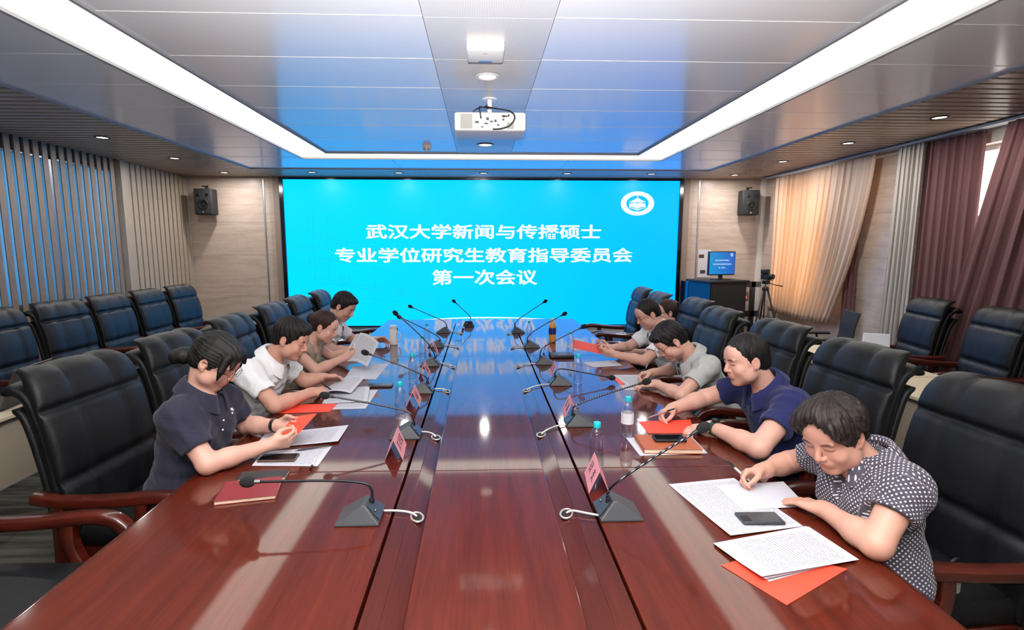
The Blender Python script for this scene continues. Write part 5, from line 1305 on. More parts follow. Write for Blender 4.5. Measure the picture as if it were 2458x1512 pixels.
HAND = {'flat': ((12, 10, 8),)*4, 'relax': ((22, 28, 18), (26, 30, 18), (30, 32, 20), (32, 34, 20)), 'hold': ((38, 46, 24), (42, 48, 26), (46, 50, 28), (48, 52, 30)),
        'pen': ((34, 52, 24), (46, 62, 34), (58, 74, 42), (64, 78, 44)), 'grip': ((55, 60, 35), (58, 62, 36), (60, 64, 38), (60, 64, 40))}
def add_hand(S, W, d, n, right, pose, sc=1.0):
    """W wrist, d finger direction, n palm normal; returns (knuckle, thumb tip, index tip)"""
    W = A3(W); d = unit(d); n = A3(n); n = unit(n-d*(n@d)); t = np.cross(d, n)*(1 if right else -1)
    offs = (0.029, 0.0095, -0.0105, -0.028); Ls = ((0.042, 0.026, 0.021), (0.046, 0.029, 0.022), (0.042, 0.027, 0.021), (0.033, 0.021, 0.019))
    S.apply(cone(W-d*0.02, W+d*0.02, 0.0275*sc, 0.026*sc), 0.02)
    for i, o in enumerate(offs):
        kn = W+d*(0.088-0.006*abs(i-1.2))*sc+t*o*sc
        S.apply(cone(W+d*0.012+t*o*0.62*sc, kn, 0.0155*sc, 0.0118*sc), 0.012)
    S.apply(ellip(W+d*0.045*sc+n*0.004, (d, t, n), (0.045*sc, 0.036*sc, 0.0155*sc)), 0.012)
    tips = []
    cur = HAND[pose]
    for i, o in enumerate(offs):
        p = W+d*(0.086-0.006*abs(i-1.2))*sc+t*o*sc; ang = 0.0; r = (0.0098, 0.0100, 0.0096, 0.0086)[i]*sc
        side = t*(0.05*(1.2-i))*(0.5 if pose == 'flat' else 0.15)
        for j in range(3):
            ang += R(cur[i][j]); v = unit(d*math.cos(ang)+n*math.sin(ang)+side)
            q = p+v*Ls[i][j]*sc; S.apply(cone(p, q, r*(1-0.09*j), r*(0.91-0.10*j)), 0.004 if j else 0.008); p = q
        tips.append(p)
    b0 = W+d*0.022*sc+t*0.024*sc+n*0.008*sc
    if pose in ('pen', 'hold', 'grip'): v1 = unit(d*0.70+t*0.42+n*0.60); v2 = unit(d*0.86-t*0.10+n*0.50); v3 = unit(d*0.92-t*0.30+n*0.25)
    else: v1 = unit(d*0.62+t*0.72+n*0.25); v2 = unit(d*0.85+t*0.45+n*0.10); v3 = unit(d*0.95+t*0.25+n*0.05)
    p1 = b0+v1*0.042*sc; p2 = p1+v2*0.032*sc; p3 = p2+v3*0.024*sc
    S.apply(cone(b0, p1, 0.0165*sc, 0.0125*sc), 0.014); S.apply(cone(p1, p2, 0.0118*sc, 0.0105*sc), 0.005); S.apply(cone(p2, p3, 0.0104*sc, 0.0084*sc), 0.004)
    return W+d*0.088*sc, p3, tips[0]

def head_prims(C, ax, hs, female=False, full=0.0):
    S_, F_, U_ = ax
    P = lambda x, y, z: C+(S_*x+F_*y+U_*z)*hs
    E = lambda x, y, z, rx, ry, rz: ellip(P(x, y, z), ax, (rx*hs, ry*hs, rz*hs))
    w = 1.0+full*0.10
    L = [(E(0, -0.014, 0.036, 0.0765, 0.094, 0.084), 0.0, 0), (E(0, 0.030, -0.025, 0.0635*w, 0.062, 0.082), 0.03, 0), (E(0, 0.030, -0.070, 0.052*w, 0.050, 0.040), 0.03, 0),
         (E(0, 0.065, -0.097, 0.025*w, 0.023, 0.018), 0.022, 0), (E(0, 0.066, 0.045, 0.050, 0.028, 0.040), 0.03, 0)]
    for s in (-1, 1):
        L += [(E(s*0.040, 0.064, -0.030, 0.024*w, 0.022, 0.024), 0.020, 0), (E(s*0.052*w, 0.022, -0.060, 0.018, 0.030, 0.026), 0.022, 0)]
        L += [(E(s*0.031, 0.0985, 0.010, 0.019, 0.012, 0.012), 0.012, 1)]                       # eye socket
        L += [(E(s*0.031, 0.0805, 0.0085, 0.0165, 0.0125, 0.0105), 0.004, 0)]                   # lids over the eyeball
        L += [(E(s*0.031, 0.0855, 0.0245, 0.021, 0.009, 0.006), 0.010, 0)]                      # brow ridge
    L += [(cone(P(0, 0.088, 0.016), P(0, 0.108, -0.020), 0.0078*hs, 0.0095*hs), 0.010, 0), (E(0, 0.1085, -0.026, 0.0105, 0.0105, 0.009), 0.006, 0)]
    for s in (-1, 1): L += [(E(s*0.0125, 0.0985, -0.029, 0.0072, 0.009, 0.0068), 0.005, 0)]
    L += [(E(0, 0.084, -0.053, 0.026, 0.014, 0.021), 0.014, 0)]
    L += [(E(0, 0.0935, -0.0550, 0.0215, 0.0072, 0.0044), 0.005, 0), (E(0, 0.0925, -0.0652, 0.0180, 0.0072, 0.0050), 0.005, 0), (E(0, 0.1005, -0.0598, 0.023, 0.006, 0.0011), 0.002, 1)]
    for s in (-1, 1):
        L += [(E(s*0.0765, -0.008, -0.004, 0.0085, 0.0185, 0.031), 0.006, 0), (E(s*0.0835, -0.005, 0.002, 0.005, 0.010, 0.017), 0.004, 1), (E(s*0.0745, 0.002, -0.028, 0.0075, 0.009, 0.011), 0.005, 0)]
    return L, P

def hair_sdf(C, ax, hs, st):
    S_, F_, U_ = ax
    P = lambda x, y, z: C+(S_*x+F_*y+U_*z)*hs
    E = lambda x, y, z, rx, ry, rz: ellip(P(x, y, z), ax, (rx*hs, ry*hs, rz*hs))
    r = 0.17*hs+0.03; H = Sdf(C-r-0.05, C+r+0.05, st.get('h', 0.0035))
    v = st.get('vol', 0.010); tv = st.get('top', v)
    H.apply(E(0, -0.014, 0.036, 0.0765+v, 0.094+v, 0.084+tv))
    H.apply(E(0, -0.055, -0.020, 0.062+v*0.5, 0.048+v*0.5, 0.055), 0.02)
    if st.get('fringe'): H.apply(E(0, 0.058, 0.088, 0.060, 0.042, 0.026+st['fringe']), 0.03)
    for (x, y, z, rx, ry, rz) in st.get('extra', ()): H.apply(E(x, y, z, rx, ry, rz), st.get('ek', 0.02))
    # hairline planes
    X, Y, Z = H.ax[0][:, None, None], H.ax[1][None, :, None], H.ax[2][None, None, :]
    lx = ((X-C[0])*S_[0]+(Y-C[1])*S_[1]+(Z-C[2])*S_[2])/hs; ly = ((X-C[0])*F_[0]+(Y-C[1])*F_[1]+(Z-C[2])*F_[2])/hs; lz = ((X-C[0])*U_[0]+(Y-C[1])*U_[1]+(Z-C[2])*U_[2])/hs
    ph = np.arctan2(lx, lz-0.02) if st.get('part') else np.arctan2(lx, -(ly+0.04))
    # strand grooves
    N = st.get('strands', 46)
    el = np.sqrt(lx**2+(ly+0.02)**2)
    groove = np.sin(ph*N+np.sin(lz*60)*1.5+np.sin(ly*45)*1.2)*0.5+np.sin(ph*N*0.43+lz*80)*0.5
    rag = st.get('rag', 0.55)*(0.004*np.sin(lx*310+ly*120)+0.003*np.sin(lx*133-ly*170+1.0)+0.003*np.sin(lx*450+lz*300))
    ms = st.get('mess', 0.0010); H.f = H.f+(ms*np.sin(lx*170+lz*60)*np.sin(ly*150-lx*50+1.3)+ms*0.6*np.sin(lz*260+ly*190)*np.sin(lx*240)).astype(np.float32)
    H.f = H.f+(1.5*st.get('groove', 0.0018)*groove).astype(np.float32)
    fy, fz, by, bz = st.get('front', (0.084, 0.088, 0.020, -0.022))
    n = np.array([0, fz-bz, -(fy-by)]); n = n/np.linalg.norm(n); c = n[1]*fy+n[2]*fz
    pf = n[1]*ly+n[2]*lz-c+rag*1.6-st.get('temple', 0.0)*np.abs(lx)
    pb = -(lz-st.get('nape', -0.055)+np.minimum(0, ly+0.03)*-0.30-np.maximum(0, ly+0.03)*0.55)+rag
    def smax(a, b, k):
        hh = np.clip(0.5-0.5*(a-b)/k, 0, 1); return a*(1-hh)+b*hh+k*hh*(1-hh)
    f = smax(H.f, (pf*hs).astype(np.float32), 0.008); f = smax(f, (pb*hs).astype(np.float32), 0.008); H.f = f.astype(np.float32)
    if st.get('ears', True):
        for s in (-1, 1): H.apply(E(s*0.088, -0.006, -0.008, 0.026, 0.021, 0.034), 0.006, sub=True)
    for a, b, r1, r2 in st.get('locks', ()): H.apply(cone(P(*a), P(*b), r1*hs, r2*hs), 0.010)
    for (x, y, z, rx, ry, rz) in st.get('bun', ()):
        H.apply(E(x, y, z, rx, ry, rz), 0.010)
    V, F = H.mesh(); V = relax(V, F, 1, 0.4)
    rel = (V-C)/hs; qx, qy, qz = rel@S_, rel@F_, rel@U_
    strand = np.stack([np.arctan2(qx, -(qy+0.04))/PI*0.5+0.5 if not st.get('part') else np.arctan2(qx, qz-0.02)/PI*0.5+0.5, np.sqrt(qy**2+qz**2)*4, qz*4+0.5, np.ones(len(V))], 1)
    return V, F, strand

def person(sp):
    root = A3((sp['hip'][0], sp['hip'][1], 0.0))
    t = thing('person', sp['label'], 'person', tuple(root), 0, 'people seated at the conference table')
    h = sp.get('h', 0.004); female = sp.get('female', False); hs = sp.get('hs', 1.0); bw = sp.get('bw', 1.0)
    C = A3(sp['head']); F_ = unit(sp['face']); up = A3(sp.get('up', (0, 0, 1))); S_ = unit(np.cross(F_, up)); U_ = np.cross(S_, F_); ax = (S_, F_, U_)
    hip, neck = A3(sp['hip']), A3(sp['neck']); shL, shR = A3(sp['shL']), A3(sp['shR']); side = unit(shR-shL); sx = sp['sx']
    spine = unit(neck-hip); fwd = unit(np.cross(spine, side)); 
    if fwd[0]*sx < 0: fwd = -fwd
    arm = {}
    for k in 'LR':
        sh, wr = A3(sp['sh'+k]), A3(sp['wr'+k])
        el = A3(sp['el'+k]) if ('el'+k) in sp else ik(sh, wr, 0.275, 0.245, sp.get('pole'+k, (0, -1 if (k == 'R') == (sx > 0) else 1, -0.6)))
        arm[k] = (sh, el, wr)
    am = sp.get('arm', 1.0)
    pts = [C-0.16*hs, C+0.16*hs, neck] + [p for a in arm.values() for p in a] + [arm[k][2]+unit(sp['dir'+k])*0.2 for k in 'LR']
    pts = np.array(pts); lo = pts.min(0)-0.07; hi = pts.max(0)+0.07
    B = Sdf(lo, hi, h)
    # ---- skin: head, neck, arms, hands in one field
    L, P = head_prims(C, ax, hs, female, sp.get('full', 0.0))
    for prim, k, sb in L: B.apply(prim, k*hs, bool(sb))
    nb = neck-spine*0.06; nt_ = P(0, -0.035, -0.055)
    B.apply(cone(nb, nt_, (0.060 if not female else 0.053)*hs, (0.054 if not female else 0.047)*hs), 0.03)
    B.apply(ellip(neck-spine*0.075+fwd*0.03, (side, fwd, spine), (0.10*bw, 0.055, 0.05)), 0.04)
    tips = {}
    for k in 'LR':
        sh, el, wr = arm[k]
        B.apply(cone(sh, el, 0.050*am, 0.041*am), 0.02); B.apply(cone(el, el+(wr-el)*0.35, 0.0415*am, 0.0405*am), 0.02); B.apply(cone(el+(wr-el)*0.30, wr, 0.040*am, 0.0265*am), 0.02)
        tips[k] = add_hand(B, wr, sp['dir'+k], sp['palm'+k], k == 'R', sp.get('pose'+k, 'relax'), sp.get('hand', 1.0)*(0.93 if female else 1.0))
    V, F = B.mesh(); V = relax(V, F, 1, 0.35)
    me = np_mesh('body', V-root, F)
    rel = (V-C)/hs; qx, qy, qz = rel@S_, rel@F_, rel@U_
    tone = np.ones((len(V), 4)); near = (np.abs(qx) < 0.1) & (np.abs(qy) < 0.14) & (np.abs(qz) < 0.14)
    g = lambda dx, dy, dz: np.exp(-(dx**2+dy**2+dz**2))
    lip = near*np.clip(np.maximum(g(qx/0.019, (qy-0.096)/0.02, (qz+0.0545)/0.0042), g(qx/0.016, (qy-0.095)/0.02, (qz+0.0652)/0.0052))*1.3, 0, 1)
    lc_ = A3(sp.get('lips', (0.80, 0.50, 0.48)))
    blush = near*0.5*(g((np.abs(qx)-0.042)/0.02, (qy-0.075)/0.03, (qz+0.025)/0.018)+g(qx/0.012, (qy-0.11)/0.015, (qz+0.026)/0.012)+g((np.abs(qx)-0.08)/0.012, (qy+0.005)/0.02, qz/0.03))
    brow = near*np.clip(1.4*np.exp(-((np.abs(qx)-0.032)/0.017)**4-((qz-0.0285+0.25*np.abs(np.abs(qx)-0.036))/0.0042)**2)*(qy > 0.05), 0, 1)
    lash = near*np.clip(1.2*np.exp(-((np.abs(qx)-0.031)/0.014)**4-((qz-0.0035+8*(np.abs(qx)-0.031)**2)/0.0026)**2)*(qy > 0.06), 0, 1)
    stub = near*(0.10 if not female else 0.0)*np.clip((-qz-0.03)/0.05, 0, 1)*(qy > 0.0)
    for j in range(3):
        col = np.ones(len(V)); col = col*(1-lip)+lip*lc_[j]; col = col*(1-blush*(0.03, 0.20, 0.20)[j]); col = col*(1-0.88*brow*(0.95, 1, 1)[j]); col = col*(1-0.9*lash); col = col*(1-stub*(1, 0.9, 0.8)[j])
        tone[:, j] = col
    kn = np.zeros(len(V))
    for k in 'LR': kn = np.maximum(kn, np.exp(-((V-(tips[k][0]+(tips[k][2]-tips[k][0])*0.8))**2).sum(1)/0.03**2))
    tone[:, 1] *= 1-0.10*kn; tone[:, 2] *= 1-0.10*kn
    ca = me.color_attributes.new('tone', 'FLOAT_COLOR', 'POINT'); ca.data.foreach_set('color', tone.astype(np.float32).ravel())
    body = link('body', me, sp.get('skin', M_SKIN), t)
    # ---- shirt
    sl = sp.get('sleeve', 0.62); pts2 = np.array([hip, neck, shL, shR, arm['L'][1], arm['R'][1]]); hs_ = sp.get('hshirt', 0.0055)
    T = Sdf(pts2.min(0)-np.array([0.24, 0.24, 0.13]), pts2.max(0)+np.array([0.2, 0.2, 0.16]), hs_)
    up_ = (side, fwd, spine); dep = sp.get('depth', 1.0)
    T.apply(ellip(hip+spine*0.02, up_, (0.185*bw, 0.135*dep, 0.15)))
    T.apply(ellip(hip+(neck-hip)*0.36+fwd*0.01, up_, (0.165*bw, 0.118*dep, 0.17)), 0.06)
    T.apply(ellip(hip+(neck-hip)*0.68+fwd*0.005, up_, (0.178*bw, 0.112*dep, 0.16)), 0.06)
    if female:
        for s in (-1, 1): T.apply(ellip(hip+(neck-hip)*0.60+fwd*0.075+side*0.075*s, up_, (0.07, 0.055, 0.07)), 0.05)
    for k in 'LR':
        sh, el, wr = arm[k]
        T.apply(cone(neck-spine*0.045, sh-spine*0.004, 0.052, 0.053*am), 0.05); T.apply(cone(sh+(hip+(neck-hip)*0.6-sh)*0.35, sh, 0.075, 0.055*am), 0.05)
    hems = {}
    for k in 'LR':
        sh, el, wr = arm[k]; d = unit(el-sh); e = sh+(el-sh)*sl; hems[k] = (e, d)
        if sl > 0: T.apply(cut_cone(sh, sh+(el-sh)*(sl+0.15), 0.060*am, 0.066*am, e, d), 0.055)
    # neck opening and sleeve openings
    T.apply(cone(neck-spine*0.045+fwd*0.01, neck+spine*0.10+fwd*0.02, 0.056*hs if not female else 0.052*hs, 0.085), 0.008, sub=True)
    if sp.get('vneck'): T.apply(cone(neck-spine*0.16+fwd*0.13, neck-spine*0.02+fwd*0.07, 0.008, 0.045), 0.006, sub=True)
    if sp.get('vneck') or sp.get('open'): T.apply(cone(neck-spine*0.085+fwd*0.11, neck-spine*0.02+fwd*0.06, 0.010, 0.035), 0.006, sub=True)
    for k in 'LR':
        e, d = hems[k]; sh, el, wr = arm[k]
        if sl > 0: T.apply(cone(e-d*0.02, e+d*0.06, 0.0495*am, 0.0495*am), 0.003, sub=True)
        else: T.apply(cone(sh+unit(el-sh)*0.065, el, 0.058*am, 0.052*am), 0.01, sub=True)
    # soft folds
    X, Y, Z = T.ax[0][:, None, None], T.ax[1][None, :, None], T.ax[2][None, None, :]
    T.f = T.f+(0.0035*np.sin(X*38+Z*55+2*np.sin(Y*21))*np.sin(Y*26-Z*30)+0.002*np.sin(X*90+Y*70+Z*40)).astype(np.float32)
    V, F = T.mesh(); V = relax(V, F, 2, 0.5); V2 = V-root; me = np_mesh('shirt', V2, F)
    uvm = me.uv_layers.new(name='UVMap')
    rel = V-hip; qs, qf, qu = rel@side, rel@fwd, rel@spine
    uv = np.stack([np.arctan2(qs, qf)*0.16, qu], 1)
    for k in 'LR':
        sh, el, wr = arm[k]; d = unit(el-sh); rr = V-sh; al = rr@d; perp = rr-al[:, None]*d; sd = np.linalg.norm(perp, axis=1)
        a1 = unit(np.cross(d, fwd)); a2 = np.cross(d, a1); m = (al > 0.0) & (sd < 0.085*am)
        uv[m] = np.stack([np.arctan2(perp@a1, perp@a2)*0.065, al], 1)[m]
    li = np.empty(len(me.loops), dtype=np.int32); me.loops.foreach_get('vertex_index', li); luv = uv[li]
    e1, e2 = V[F[:, 2]]-V[F[:, 0]], V[F[:, 3]]-V[F[:, 1]]; fn_ = np.cross(e1, e2); fn_ /= np.linalg.norm(fn_, axis=1)[:, None]+1e-12
    top = np.repeat((np.abs(fn_@spine) > 0.62) & ((V[F[:, 0]]-hip)@spine > 0.25) & (np.abs((V[F[:, 0]]-hip)@side) < 0.17), 4)
    if len(luv) == len(top): luv[top] = np.stack([qs, qf], 1)[li][top]
    uvm.data.foreach_set('uv', luv.astype(np.float32).ravel())
    link('shirt', me, sp['shirt'], t)
    # ---- collar: folded strip around the neck, open at the front
    if sp.get('collar', True):
        n = 34; vs = []; rows_ = ((0.062, 0.022), (0.066, 0.044), (0.074, 0.046), (0.088, 0.024), (0.104, -0.006), (0.106, -0.010))
        gap = R(sp.get('gap', 16)); cb_ = neck-spine*0.018+fwd*0.010
        for i in range(n+1):
            a = gap+(2*PI-2*gap)*i/n; back = 0.5-0.5*math.cos(a)
            for r, z in rows_:
                rr = (r-(0.0 if female else -0.004))*hs; drop = -0.050*(1-back)**1.6
                pull = 0.026*(1-back)**3*(1 if z < 0.01 else 0.0)
                p = cb_+side*math.sin(a)*rr*1.02+fwd*(math.cos(a)*rr*1.05+0.012*(1-back))+spine*(z*(1.0 if z > 0.01 else 1.0)+drop-pull+0.006*back)
                vs.append(tuple(p-root))
        m_ = len(rows_); mb = MB(); mb.add(vs, [(i*m_+j, i*m_+j+1, (i+1)*m_+j+1, (i+1)*m_+j) for i in range(n) for j in range(m_-1)])
        cme = mb.mesh('collar', smooth='all', fix=False); cu_ = cme.uv_layers.new(name='UVMap')
        for l_ in cme.loops: cu_.data[l_.index].uv = ((l_.vertex_index//m_)*0.014, (l_.vertex_index % m_)*0.012)
        o = link('collar', cme, sp.get('collar_mat', sp['shirt']), t); so = o.modifiers.new('thickness', 'SOLIDIFY'); so.thickness = 0.003
    if sp.get('buttons'):
        for q in range(sp['buttons']):
            p0 = neck-spine*(0.09+0.045*q)+fwd*0.25; d = -fwd; p = p0.copy()
            for _ in range(60):
                vv = T.value(p)
                if vv < 0.002: break
                p = p+d*max(vv*0.7, 0.002)
            MB().ell(tuple(p-root), (0.005, 0.005, 0.005), 10, 6).build('button', sp.get('button_mat', M_STEEL), t, smooth='all')
    for (du, ds, rr_, em_) in sp.get('emblem', ()):
        p = neck-spine*du+side*ds+fwd*0.25
        for _ in range(60):
            vv = T.value(p)
            if vv < 0.002: break
            p = p-fwd*max(vv*0.7, 0.002)
        MB().ell(tuple(p-root), (rr_, rr_, rr_), 8, 6).build('chest_emblem', em_, t, smooth='all')
    # ---- hair
    if sp.get('hair'):
        st = sp['hair']; V, F, strand = hair_sdf(C, ax, hs, st); me = np_mesh('hair', V-root, F)
        ca = me.color_attributes.new('strand', 'FLOAT_COLOR', 'POINT'); ca.data.foreach_set('color', strand.astype(np.float32).ravel())
        link('hair', me, st.get('mat', M_HAIR), t)
    # ---- glasses
    if sp.get('glasses'):
        gl = bpy.data.objects.new('glasses', None); COL.objects.link(gl); gl.parent = t
        gm = mat('spectacle_frame', (40, 34, 36), 0.3, metal=0.5); rim = sp['glasses']; Q = lambda x, y, z: tuple(P(x, y, z)-root)
        for s in (-1, 1):
            k = 22; pp = [Q(s*0.034+0.0235*math.cos(2*PI*i/k), 0.110-0.10*max(0, abs(0.034+s*s*0.0235*math.cos(2*PI*i/k)*s)-0.034), 0.002+0.0185*math.sin(2*PI*i/k)) for i in range(k)]; pp.append(pp[0])
            MB().tube(pp, rim, 6, cap=False).build('rim', gm, gl, smooth='all')
            MB().tube([Q(s*0.0575, 0.107, 0.010), Q(s*0.074, 0.085, 0.012), Q(s*0.080, 0.02, 0.012), Q(s*0.082, -0.012, 0.008)], rim, 6).build('temple', gm, gl, smooth='all')
        MB().tube([Q(-0.0115, 0.110, 0.006), Q(0, 0.1125, 0.009), Q(0.0115, 0.110, 0.006)], rim, 6).build('bridge', gm, gl, smooth='all')
    # ---- watch
    if sp.get('watch'):
        k, wm, fm = sp['watch']; sh, el, wr = arm[k]; d = unit(wr-el); c = wr-d*0.025
        n = unit(-A3(sp['palm'+k])); n = unit(n-d*(n@d)); b_ = np.cross(d, n); wt = bpy.data.objects.new('wristwatch', None); COL.objects.link(wt); wt.parent = t
        mb = MB(); vs = []
        for i in range(25):
            u = n*math.cos(2*PI*i/24)+b_*math.sin(2*PI*i/24)
            for dr, dz in ((0.0295, -0.010), (0.0345, -0.010), (0.0345, 0.010), (0.0295, 0.010)): vs.append(tuple(c-root+u*dr*am+d*dz))
        mb.add(vs, [(i*4+j, i*4+(j+1) % 4, (i+1)*4+(j+1) % 4, (i+1)*4+j) for i in range(24) for j in range(4)])
        mb.build('strap', wm, wt)
        Mx = Matrix(((b_[0], d[0], n[0], (c-root+n*0.0335*am)[0]), (b_[1], d[1], n[1], (c-root+n*0.0335*am)[1]), (b_[2], d[2], n[2], (c-root+n*0.0335*am)[2]), (0, 0, 0, 1)))
        MB().lathe([(0.019, 0), (0.020, 0.003), (0.020, 0.008), (0.017, 0.010)], 24, M=Mx).build('watch_case', fm, wt, smooth=True)
    # ---- trousers and shoes
    G2 = Sdf((min(hip[0], hip[0]+sx*0.50)-0.22, hip[1]-0.30, 0.02), (max(hip[0], hip[0]+sx*0.50)+0.22, hip[1]+0.30, hip[2]+0.18), 0.014)
    G2.apply(ellip(hip-A3((0, 0, 0.0)), ((0, 1, 0), (1, 0, 0), (0, 0, 1)), (0.175*bw, 0.13, 0.10)))
    feet = []
    for s in (-1, 1):
        hp = hip+A3((0, s*0.09, -0.01)); kn_ = hip+A3((sx*0.40, s*0.11, 0.0)); an = hip+A3((sx*sp.get('foot', 0.34), s*0.11, 0)); an[2] = 0.10; kn_[2] = hip[2]-0.01
        G2.apply(cone(hp, kn_, 0.078*bw, 0.060), 0.04); G2.apply(cone(kn_, an, 0.062, 0.05), 0.03); feet.append(an)
    V, F = G2.mesh(); V = relax(V, F, 2, 0.5); link('trousers', np_mesh('trousers', V-root, F), sp.get('legs', M_TROUS), t)
    for an in feet:
        p = an-root
        MB().rbox(p[0]-0.10+sx*0.07, p[0]+0.10+sx*0.07, p[1]-0.042, p[1]+0.042, 0.0, 0.085, 0.035, 3).build('shoe', M_SHOE, t, smooth='all')
    return t, dict(arm=arm, tips=tips, root=root, P=P)
# ================================================================== the nine people
M_NAVYK = cloth_mat('dark_navy_polo', (42, 42, 58), 0.35)
M_NAVY = cloth_mat('navy_polo', (35, 39, 84), 0.4)
M_GREYP = cloth_mat('grey_polo', (172, 172, 170), 0.4)
M_WSHIRT = cloth_mat('white_shirt', (236, 236, 238), 0.45)
M_BEIGET = cloth_mat('taupe_top', (150, 134, 118), 0.4)
M_DOTS = dotted_mat()
MALE = dict(vol=0.009, top=0.016, fringe=0.0)
PEOPLE = {}
PEOPLE['R1'] = person(dict(label='person in a dark dotted blouse leaning over sheets with a pen, right front', female=True, sx=-1, hip=(1.39, 1.65, 0.575), neck=(1.345, 1.69, 0.995), head=(1.225, 1.70, 1.055),
    face=(-0.80, -0.40, -0.45), up=(-0.15, 0.05, 1), shL=(1.350, 1.530, 0.935), shR=(1.340, 1.860, 0.92), elL=(1.205, 1.448, 0.795), wrL=(1.190, 1.668, 0.790), wrR=(1.130, 1.965, 0.800), elR=(1.290, 2.045, 0.800),
    dirL=(-0.42, 1.0, -0.10), palmL=(0, 0, -1), poseL='flat', dirR=(-0.95, -0.10, -0.12), palmR=(-0.15, -0.75, -0.65), poseR='pen', shirt=M_DOTS, skin=M_SKIN2, bw=1.0, depth=1.0, arm=1.05, vneck=True, gap=26, sleeve=0.50, h=0.0036, hs=1.05, full=1.0,
    hair=dict(vol=0.014, top=0.016, mat=M_HAIRG, groove=0.0022, strands=44, rag=0.5, front=(0.082, 0.108, 0.012, -0.030), nape=-0.075, fringe=0.008, mess=0.0018, extra=((0.045, -0.02, 0.05, 0.055, 0.075, 0.06), (-0.045, -0.02, 0.05, 0.055, 0.075, 0.06), (0.060, 0.050, 0.065, 0.032, 0.04, 0.042), (-0.060, 0.050, 0.065, 0.032, 0.04, 0.042), (0, 0.03, 0.10, 0.07, 0.06, 0.045)), temple=0.50, h=0.0035)))
PEOPLE['R2'] = person(dict(label='person in a navy polo shirt and green watch holding a pen, right side', sx=-1, hip=(1.66, 2.58, 0.575), neck=(1.455, 2.56, 1.015), head=(1.345, 2.55, 1.125),
    face=(-0.97, -0.04, -0.22), up=(-0.05, 0.05, 1), shL=(1.49, 2.365, 0.945), shR=(1.45, 2.755, 0.935), elL=(1.250, 2.215, 0.795), wrL=(1.160, 2.495, 0.795), wrR=(1.065, 2.78, 0.80), elR=(1.285, 2.865, 0.835),
    dirL=(-1.0, 0.12, -0.12), palmL=(0, 0, -1), poseL='relax', dirR=(-0.92, -0.42, -0.10), palmR=(-0.2, -0.65, -0.75), poseR='pen', shirt=M_NAVY, bw=1.12, depth=1.15, arm=1.15, sleeve=0.58, open=True, buttons=3, full=0.9, h=0.0038, hs=1.04,
    button_mat=mat('dark_button', (60, 56, 50), 0.4), emblem=((0.17, -0.09, 0.005, M_WHITE),), watch=('L', mat('green_strap', (24, 66, 48), 0.6), M_BLACK),
    hair=dict(vol=0.007, top=0.016, mat=M_HAIR, front=(0.078, 0.098, 0.016, -0.030), nape=-0.050, groove=0.0024, temple=-0.15)))
PEOPLE['R3'] = person(dict(label='person in a grey polo shirt with glasses bending low and writing', sx=-1, hip=(1.66, 3.36, 0.575), neck=(1.385, 3.36, 0.995), head=(1.255, 3.36, 1.075),
    face=(-0.74, -0.05, -0.67), up=(-0.5, 0.05, 0.8), shL=(1.43, 3.175, 0.945), shR=(1.41, 3.54, 0.935), elL=(1.225, 3.065, 0.795), wrL=(1.150, 3.325, 0.795), wrR=(1.215, 3.60, 0.80), elR=(1.43, 3.68, 0.81),
    dirL=(-0.95, 0.30, -0.10), palmL=(0, 0.1, -1), poseL='relax', dirR=(-0.95, -0.15, -0.14), palmR=(-0.15, -0.7, -0.7), poseR='pen', shirt=M_GREYP, bw=1.0, sleeve=0.62, h=0.004, hs=1.02, glasses=0.0011, open=True,
    hair=dict(vol=0.010, top=0.020, mat=M_HAIR, front=(0.090, 0.070, 0.018, -0.034), fringe=0.004, nape=-0.050, groove=0.0024)))
PEOPLE['R4'] = person(dict(label='person in a white shirt and thin glasses reading a red folder, right side', sx=-1, hip=(1.70, 4.30, 0.575), neck=(1.49, 4.30, 1.03), head=(1.40, 4.30, 1.135),
    face=(-0.86, -0.12, -0.48), shL=(1.525, 4.12, 0.965), shR=(1.505, 4.48, 0.965), elL=(1.290, 4.00, 0.80), wrL=(1.085, 4.13, 0.825), wrR=(1.10, 4.38, 0.83), elR=(1.305, 4.50, 0.82),
    dirL=(-0.92, 0.25, 0.10), palmL=(0.1, 0.6, 0.55), poseL='hold', dirR=(-0.95, 0.0, 0.10), palmR=(0, -0.6, 0.5), poseR='hold', shirt=M_WSHIRT, bw=1.0, sleeve=0.72, h=0.0045, hs=1.0, glasses=0.0010, open=True,
    hair=dict(vol=0.006, top=0.012, mat=M_HAIR, front=(0.076, 0.096, 0.012, -0.026), nape=-0.045)))
PEOPLE['R5'] = person(dict(label='person in glasses half hidden behind the right white-shirted one', sx=-1, hip=(1.84, 5.10, 0.565), neck=(1.865, 5.09, 0.93), head=(1.845, 5.10, 1.045),
    face=(-0.97, -0.12, -0.10), shL=(1.885, 4.92, 0.86), shR=(1.875, 5.27, 0.86), wrL=(1.50, 4.98, 0.67), wrR=(1.50, 5.22, 0.67), dirL=(-1, 0.2, 0), palmL=(0, 0, -1), dirR=(-1, -0.2, 0), palmR=(0, 0, -1),
    shirt=M_WSHIRT, h=0.005, hshirt=0.010, hs=1.0, glasses=0.0022, hair=dict(vol=0.009, top=0.014, mat=M_HAIRB, front=(0.082, 0.088, 0.018, -0.030), nape=-0.05, h=0.0045)))
